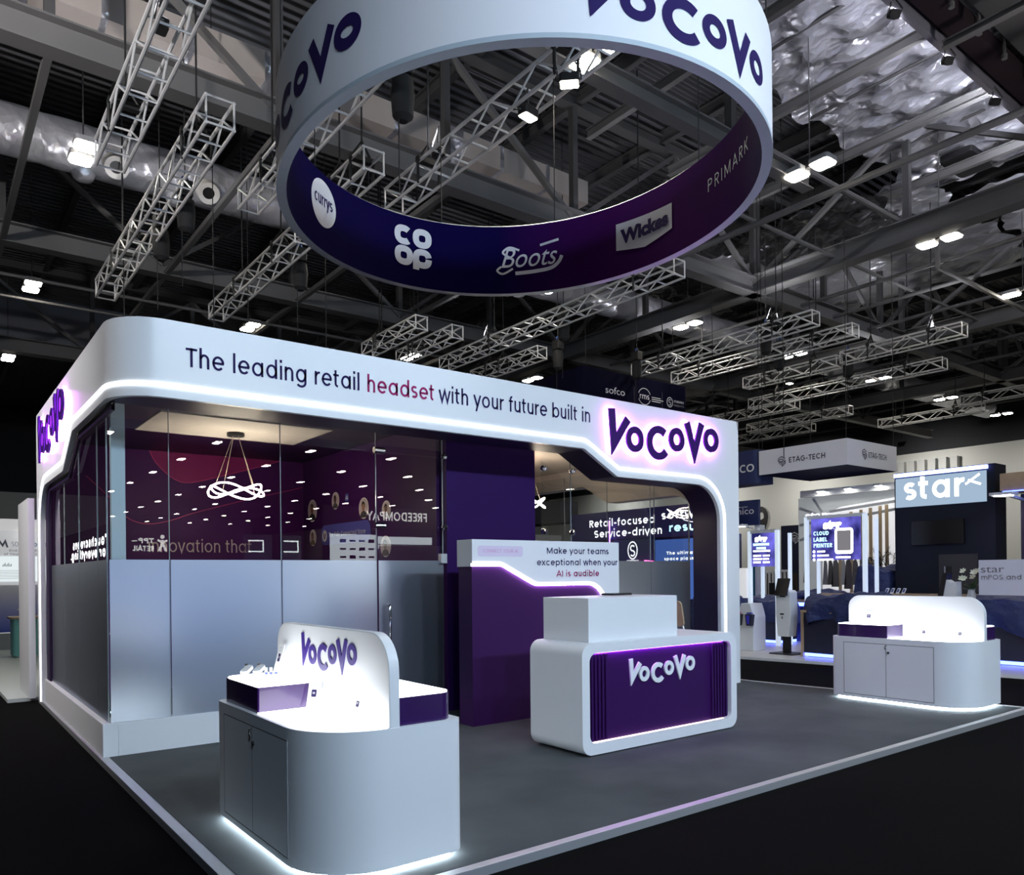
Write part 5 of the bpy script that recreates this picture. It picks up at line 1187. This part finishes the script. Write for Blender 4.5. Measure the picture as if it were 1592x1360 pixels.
blanket('dark crinkled insulation sheet between the silver blankets, left of the heavy cross girder', 16.9, 19.4, 2.3, 6.6, 10.9, FOIL_DK, .16, 4)
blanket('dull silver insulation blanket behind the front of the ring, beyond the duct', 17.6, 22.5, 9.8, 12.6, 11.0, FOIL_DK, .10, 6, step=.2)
f = MB(); f.prism(rrect(18.0, .25, 19.2, 1.0, .1, 3), up, 11.22, 11.36); o = f.build('blanket_opening', BLACK); tag(o, 'square black hole cut in the silver insulation at the upper right', 'opening')
for i, x in enumerate((10.3, 12.9, 15.6, 18.25)):
    f = MB(); ibeam(f, (x, -1.3, 10.95), (x, 4.9, 10.95), .13, .2, .02); o = f.build('blanket_rail', STEEL); tag(o, ['first', 'second', 'third', 'fourth'][i]+' from the left of the grey rails crossing the nearest silver blanket', 'rail', 'rails under the nearest silver blanket')
    f = MB(); f.cyl((x+1.2, -1.2, 11.36), (x+1.2, 2.2, 11.36), .03, 6); o = f.build('blanket_rod', STEEL_DK); tag(o, 'thin dark rod pressed into the nearest silver blanket', 'rod', 'rods under the nearest silver blanket')
# dark catwalk along the near edge of the blankets
t = thing('roof_catwalk', 'dark catwalk with a pale edge channel at the upper right corner', 'catwalk', (15, -1.6, 10.9))
f = MB(); ibeam(f, (6, -1.28, 10.7), (30, -1.28, 10.7), .10, .34, .03); f.build('edge_channel', mat('channel_grey', (.20, .19, .22), .5), t)
f = MB(); f.box(6, -1.75, 10.85, 30, -1.40, 11.1); f.build('walkway_side', mat('catwalk_plum', (.022, .014, .018), .7, spec=.2), t)
f = MB(); f.box(6, -2.6, 11.0, 30, -1.9, 11.25); f.build('deck_beam', STEEL_DK, t)
for i in range(14):
    x = 9+1.05*i; f = MB(); f.cyl((x, -1.83, 10.75), (x, -1.83, 11.6), .025, 6); f.cyl((x, -1.83, 10.72), (x, -1.83, 10.80), .05, 8); f.build('hanger', STEEL, t)
f = MB(); ibeam(f, (12.6, -3.4, 10.4), (12.6, -1.5, 10.4), .14, .12, .02); f.build('outrigger', STEEL, t)
f = MB(); f.box(6, -9, 11.7, 30, -2.7, 11.9); f.build('soffit', mat('soffit_black', (.010, .008, .012), .8), t)
# foil wrapped round duct with nozzles, running left to right
t = thing('round_duct', 'long silver foil-wrapped round air duct running left to right across the ceiling, with nozzles', 'air duct', (16, 9.0, 9.75))
DY, DZ, DR = 10.0, 10.05, .47
vs = []; fs = []; rn = random.Random(5); n = 28; xs = [-9+.22*i for i in range(int(53/.22))]
for i, x in enumerate(xs):
    for j in range(n):
        a = 2*pi*j/n; band = .96 if (i % 11) == 0 else 1.0; r = DR*band+rn.uniform(-.012, .012)+.012*sin(5*a+x*3)
        vs.append((x, DY+r*cos(a), DZ+r*sin(a)))
f = MB(); f.add(vs, [(i*n+j, i*n+(j+1) % n, (i+1)*n+(j+1) % n, (i+1)*n+j) for i in range(len(xs)-1) for j in range(n)]); f.build('duct_skin', DUCTFOIL, t, smooth=70)
for k in range(9):
    x = 1.9+1.75*k if k < 2 else 1.9+5.45*(k-1)
    c = Vector((x, DY-.42, DZ-.30)); d = Vector((0, -.75, -.66)).normalized()
    f = MB(); f.cyl(c, c+d*.20, .235, 20, .22, cap=False); f.cyl(c+d*.20, c+d*.20-d*.03, .22, 20, .12, cap=False); f.build('nozzle', mat('nozzle_white', (.62, .60, .56), .5), t, smooth=40)
    f = MB(); f.cyl(c+d*.10, c+d*.12, .2, 20); f.build('nozzle_throat', BLACK, t)
    f = MB(); f.lathe((x-.5, DY, DZ-DR+.02), [(.22, .05), (.22, -.05), (.16, -.14), (.05, -.17)], 14); f.build('spigot', DUCTFOIL, t, smooth=50)
t = thing('box_duct', 'cream square air duct with silver-taped joints at the upper left', 'air duct', (0, 7.2, 10.9))
f = MB(); f.box(-9, 6.75, 10.75, 12, 7.55, 11.3); f.build('duct_board', CREAM, t)
for i in range(12):
    x = -4.2+1.35*i; f = MB(); f.box(x, 6.74, 10.742, x+(.10 if i % 3 else .34), 7.56, 11.31); f.build('taped_joint', FOIL, t)
# lighting trusses
def truss(label, x, y0, y1, z=7.5, s=.34, bay=.5, group=None):
    t = thing('lighting_truss', label, 'lighting truss', (x, y0, z)); r = .025
    xs_ = (x-s/2, x+s/2); zs = (z, z+s)
    for X in xs_:
        for Z in zs:
            f = MB(); f.cyl((X, y0, Z), (X, y1, Z), r, 8); f.build('chord', TRUSS, t, smooth=True)
    f = MB(); n = max(1, round((y1-y0)/bay)); b = (y1-y0)/n; q = .0155
    for i in range(n+1):
        y = y0+b*i
        for Z in zs: f.cyl((xs_[0], y, Z), (xs_[1], y, Z), q, 5)
        if i < n:
            k = i % 2
            for X in xs_: f.cyl((X, y, zs[k]), (X, y+b, zs[1-k]), q, 5)
        if i in (0, n):
            for X in xs_: f.cyl((X, y, zs[0]), (X, y, zs[1]), q, 5)
    f.build('bracing', TRUSS, t)
    for y in (y0+min(1.1, .25*(y1-y0)), y1-min(1.1, .25*(y1-y0))):
        if 9.3 < y < 10.7: y = 9.2 if y0 < 8.8 else 10.9
        f = MB(); f.box(x-s/2-.04, y-.05, z+s-.02, x+s/2+.04, y+.05, z+s+.06); f.cyl((x, y, z+s), (x, y, ROOF_Z-.01), .014, 6)
        f.tube([(x-s/2-.02, y, z-.02), (x-s/2-.03, y, z+s), (x, y, z+s+.3), (x+s/2+.03, y, z+s), (x+s/2+.02, y, z-.02)], .022, 6); f.build('lifting_sling', CABLE, t)
    return t
TR = [('silver lighting truss at the upper left running out of the top of the picture', 1.0, -1.2, 5.05), ('long silver lighting truss at the left, ending above the rounded booth corner', 1.95, 3.0, 11.0),
      ('silver lighting truss passing behind the left edge of the ring', 3.05, -.2, 5.2), ('silver lighting truss below the left side of the ring, ending above the slogan', 4.25, 5.85, 11.05),
      ('long silver lighting truss with small floodlights seen through the ring', 4.95, -1.6, 3.8), ('short truss end seen through the ring, left of the long one', 4.1, 2.84, 4.4),
      ('short lighting truss above the word retail, left one of a pair', 8.43, 8.85, 11.75), ('short lighting truss above the word headset, right one of a pair', 9.53, 8.95, 11.85),
      ('long lighting truss just below the right side of the ring', 10.85, 2.85, 11.7), ('short truss close behind the navy partner banner', 12.4, 9.1, 12.4),
      ('lighting truss right of the navy partner banner, upper one', 15.9, 2.95, 8.95), ('lighting truss right of the navy partner banner, lower one', 17.62, 2.9, 8.9),
      ('lighting truss at the right below the heavy girder, nearer part', 19.82, 1.2, 4.5), ('brightly lit lighting truss at the right, farther part', 20.05, 4.75, 8.0),
      ('lighting truss at the right, above the curved navy banners', 22.8, 3.0, 9.8), ('lighting truss at the far right edge of the ceiling', 28.7, 2.0, 5.0),
      ('lighting truss low above the pale box banner, left part', 26.8, 8.2, 12.8), ('lighting truss low above the pale box banner, right part', 30.5, 5.0, 9.0),
      ('far lighting truss low above the right end of the fascia, nearer one', 24.2, 8.8, 12.9), ('far lighting truss low above the right end of the fascia, farther one', 28.8, 11.0, 15.2)]
for lab, x, y0, y1 in TR: truss(lab, x, y0, y1, s=.36 if x < 3 else .32)
# chain hoists hung from the girders
def hoist(x, y, z, label, long=.55):
    t = thing('chain_hoist', label, 'chain hoist', (x, y, z), 'black chain hoists')
    f = MB(); f.box(x-.10, y-.14, z, x+.10, y+.14, z+.26); f.build('motor', BLACK, t, bevel=.02)
    f = MB(); f.lathe((x+.02, y+.02, z-long), [(.06, 0), (.13, .06), (.15, long*.6), (.13, long-.02)], 12); f.build('chain_bag', mat('bag_black', (.010, .010, .011), .85), t, smooth=True)
    f = MB(); f.cyl((x, y, z+.26), (x, y, ROOF_Z-.01), .010, 6); f.build('chain', CABLE, t)
    f = MB(); f.cyl((x-.05, y, z-long-.9), (x-.05, y, z+.05), .008, 5); f.build('hand_line', CABLE, t)
    f = MB(); f.tube([(x+.05*cos(a), y, z+.31+.05*sin(a)) for a in [2*pi*i/10 for i in range(10)]], .014, 6, closed=True); f.build('hook', mat('hook_blue', (.03, .08, .30), .4), t)
    return t
for x, y, lab in ((2.25, 5.9, 'chain hoist with a black bag on the long left truss'), (2.2, 7.35, 'chain hoist with a black bag below the long left truss'), (4.75, 7.3, 'chain hoist hanging just left under the ring'),
                  (3.55, 1.0, 'chain hoist seen through the upper left of the ring'), (15.4, 8.4, 'chain hoist right of the navy partner banner'), (12.8, 8.9, 'chain hoist above the right end of the slogan'),
                  (16.25, 4.6, 'chain hoist below the heavy girder crossing'), (17.9, 5.3, 'chain hoist with a blue hook below the heavy girder'), (20.3, 4.62, 'chain hoist at the lit truss on the right'), (11.2, 6.8, 'chain hoist under the truss below the ring')):
    hoist(x, y, 7.75, lab)
for i, (x, y) in enumerate(((2.0, 9.4), (3.1, 7.3), (4.3, 9.0), (5.6, 8.0), (14.6, 3.0))):
    f = MB(); f.cyl((x, y, 4.2), (x, y, ROOF_Z-.01), .010, 5); o = f.build('drop_cable', CABLE); tag(o, 'thin black cable hanging from the ceiling over the booth', 'cable', 'thin hanging cables')
# twin ceiling lamps: a real grid over the whole hall
def twin_lamp(x, y, label, group=None):
    t = thing('ceiling_lamp', label, 'ceiling lamp', (x, y, 9.05), group)
    for s in (-1, 1):
        c = y+s*.27
        f = MB(); f.prism(rrect(x-.19, c-.20, x+.19, c+.20, .07, 4), up, 9.012, 9.10); h = f.build('lamp_housing', mat('lamp_grey', (.30, .30, .31), .5), t)
        f = MB(); f.prism(rrect(x-.17, c-.18, x+.17, c+.18, .07, 4), up, 8.985, 9.011); f.build('lamp_lens', LAMP, h, label='bright white lens')
    f = MB(); f.box(x-.03, y-.1, 9.05, x+.03, y+.1, 9.14); f.cyl((x, y, 9.1), (x, y, 11.9), .012, 5); f.build('bracket', STEEL_DK, t)
    return t
lampA = twin_lamp(11.9, .6, 'twin ceiling lamp just right of the hanging ring')
ORD = ['first', 'second', 'third', 'fourth', 'fifth', 'sixth', 'seventh', 'eighth', 'ninth']
def put(x, y, label, group=None): return dup(lampA, (x, y, 9.05), label, group or None)
put(17.1, .6, 'twin ceiling lamp on the silver insulation right of the heavy cross girder'); put(22.3, .75, 'twin ceiling lamp at the right edge of the picture')
put(6.5, .6, 'twin ceiling lamp above the ring hidden by its band'); 
for i, x in enumerate((1.1, 6.6, 11.9, 17.15, 22.65, 28.4, 34.15, 40.0)):
    put(x, 7.95, ORD[i]+' twin ceiling lamp from the left along the round foil duct')
for i, x in enumerate((1.1, 6.64, 12.1, 17.4, 22.9)): put(x, 15.8, ORD[i]+' twin ceiling lamp from the left in the second farthest row')
for i, x in enumerate((1.2, 6.7, 12.2)): put(x, 23.8, ORD[i]+' twin ceiling lamp from the left in the farthest row')
def refl_px(X, Y):
    """where a lamp behind the camera would show up in the mirrored booth glass"""
    d = Vector((X, .06-Y, 9))-CAM; r = Vector((cos(YAW), -sin(YAW), 0)); f_ = Vector((sin(YAW), cos(YAW), 0))
    return PPX+FPX*d.dot(r)/d.dot(f_), PPY-FPX*d.z/d.dot(f_)
for k in range(1, 15):
    y = .6-7.5*k
    for j in range(-1, 12):
        x = 1.1+5.4*j; px, py = refl_px(x, y)
        if k < 3:
            if 0 <= j < 6: put(x, y, 'twin ceiling lamp behind the photographer lighting the booth front', 'ceiling lamps behind the photographer')
        elif 160 < px < 1000 and 630 < py < 815: put(x, y, 'twin ceiling lamp behind the photographer, mirrored in the booth glass', 'ceiling lamps mirrored in the glass')
# small truss mounted floodlights: three on the truss inside the ring, an added, unseen row above the aisle lights the booth front
def flood(x, y, z, aim, label, power, col, size=.22, group=None, lens=12, spread=130, hang=False):
    t = thing('floodlight', label, 'floodlight', (x, y, z), group)
    p = Vector((x, y, z)); d = (Vector(aim)-p).normalized(); s_ = d.cross(Vector((0, 0, 1))).normalized(); u_ = s_.cross(d)
    fn = lambda a, b, t_: p+s_*a+u_*b+d*t_
    f = MB(); f.prism(rrect(-size, -size*.7, size, size*.7, .03, 3), fn, -.10, 0); f.build('housing', BLACK, t)
    f = MB(); f.prism(rrect(-size*.9, -size*.6, size*.9, size*.6, .02, 3), fn, .001, .008); f.build('lens', emis('flood_lens_%d' % lens, col, lens), t)
    f = MB(); f.tube([fn(-size-.02, 0, -.05), fn(-size-.02, size, -.08), p+Vector((0, 0, size+.25)), fn(size+.02, size, -.08), fn(size+.02, 0, -.05)], .012, 6); f.build('yoke', STEEL_DK, t)
    if hang:
        f = MB(); f.cyl((x, y, z+.2), (x, y, ROOF_Z-.005), .012, 5); f.build('hanger', STEEL_DK, t)
    if power:
        ld = bpy.data.lights.new('floodlight_beam', 'AREA'); ld.shape = 'RECTANGLE'; ld.size = size*1.8; ld.size_y = size*1.2; ld.energy = power; ld.color = col; ld.spread = radians(spread)
        lo = bpy.data.objects.new('floodlight_beam', ld); COL.objects.link(lo); lo.parent = t
        lo.matrix_local = Matrix.Translation(d*.03) @ d.to_track_quat('-Z', 'Y').to_matrix().to_4x4()
    return t
flood(4.95, -.55, 7.40, (4.9, -.6, 0), 'small bright floodlight on the truss at the top of the ring opening', 12, (1, .92, .78), .12, lens=60)
flood(4.95, .25, 7.38, (4.9, .6, 0), 'small bright floodlight on the truss inside the ring, second from the top', 12, (1, .92, .78), .12, lens=60)
flood(20.05, 6.4, 7.35, (20.05, 6.2, 0), 'floodlight under the brightly lit truss at the right', 50, (1, .9, .75), .12, lens=30)
truss('added lighting truss above the aisle behind the photographer', -.9, -13.5, -9.5)  # truss added out of view for the aisle floodlights
f = MB()
for i, x in enumerate((-2.0, .6, 3.2, 5.8, 8.4)):  # lamps added behind the camera to put cool light on the booth front
    flood(x, -10.6, 6.6, (x*.8+1.2, -1, 1.6), 'added cool white floodlight above the aisle behind the photographer', FLOOD_POWER, (.60, .79, 1), .25, 'added floodlights above the aisle behind the photographer')
t = thing('added_light_bar', 'added black lighting bar above the aisle behind the photographer', 'lighting bar', (3.2, -10.6, 6.95))  # bar added to carry the aisle lamps
f = MB(); f.cyl((-2.6, -10.6, 7.05), (9, -10.6, 7.05), .03, 8); f.build('bar', CABLE, t)
for x in (-2, 3, 8.4):
    f = MB(); f.cyl((x, -10.6, 7.05), (x, -10.6, 9.2), .012, 5); f.build('bar_cable', CABLE, t)

UPLIGHT_POWER = 26
# uplighters added on top of the trusses: they wash the roof and its blankets
for x, y, lab in ((1.0, 2.0, 'upper left truss'), (1.95, 8.0, 'long left truss'), (4.95, 2.4, 'truss inside the ring'), (10.85, 4.2, 'truss below the ring, near end'), (10.85, 9.5, 'truss below the ring, far end'), (15.9, 4.2, 'upper truss right of the partner banner'), (17.3, 8.5, 'lower truss right of the partner banner'), (19.82, 2.0, 'truss at the right'), (22.8, 6.0, 'truss in front of the banner row')):
    flood(x, y, 7.905, (x+.3, y, 12), 'added floodlight pointing up at the roof from the '+lab, UPLIGHT_POWER, (.92, .93, 1), .10, None, lens=3)

for x, y in ((11.3, -1.2), (13.2, -1.2), (15.2, -1.2), (17.4, -1.2), (20.0, -1.2), (23.0, -1.2)):  # lamps added to brighten the foil blankets
    flood(x, y-.07, 10.56, (x+.9, y+1.9, 11.6), 'added floodlight pointing up at the silver insulation blankets, under the catwalk edge', 28, (.86, .88, 1), .09, 'added floodlights under the silver blankets', lens=3)
for i, y in enumerate((6, 14, 22, 30, 40)):  # lamps added to brighten the far white wall
    flood(42.5, y, 8.6, (47, y, 5.0), ['first', 'second', 'third', 'fourth', 'fifth'][i]+' added wall-washing floodlight from the right in front of the far white hall wall', 140, (1, .96, .90), .2, None, lens=6, hang=True)

for i, y in enumerate((.6, 2.2, 3.9)):  # lamps added out of view to brighten the left flank
    flood(-4.2, y, 6.4, (0, y+.9, 2.6), ['nearest', 'middle', 'farthest'][i]+' of three added floodlights above the left aisle, outside the picture, lighting the left flank', 30, (1, .95, .93), .2, None, lens=8, spread=75)
t = thing('added_light_bar', 'added black lighting bar above the left aisle carrying three floodlights', 'lighting bar', (-4.2, 1.8, 6.8))  # bar added with the left flank lamps
f = MB(); f.cyl((-4.2, -1.0, 6.85), (-4.2, 4.6, 6.85), .03, 8); f.build('bar', CABLE, t)
for y in (-.8, 4.4):
    f = MB(); f.cyl((-4.2, y, 6.85), (-4.2, y, ROOF_Z-.01), .012, 5); f.build('bar_cable', CABLE, t)

for x, y, a, w_ in ((-4.2, -.6, (1, 7, 12), 'left end of the left aisle bar'), (12.0, -6.0, (14, -3, 12), 'right aisle')):  # two more lamps added out of view to lift the dark roof
    flood(x, y, 7.0, a, 'floodlight pointing up at the roof from the '+w_, 290 if x < 0 else 60, (1, .96, .95), .2, None, lens=6, spread=110)
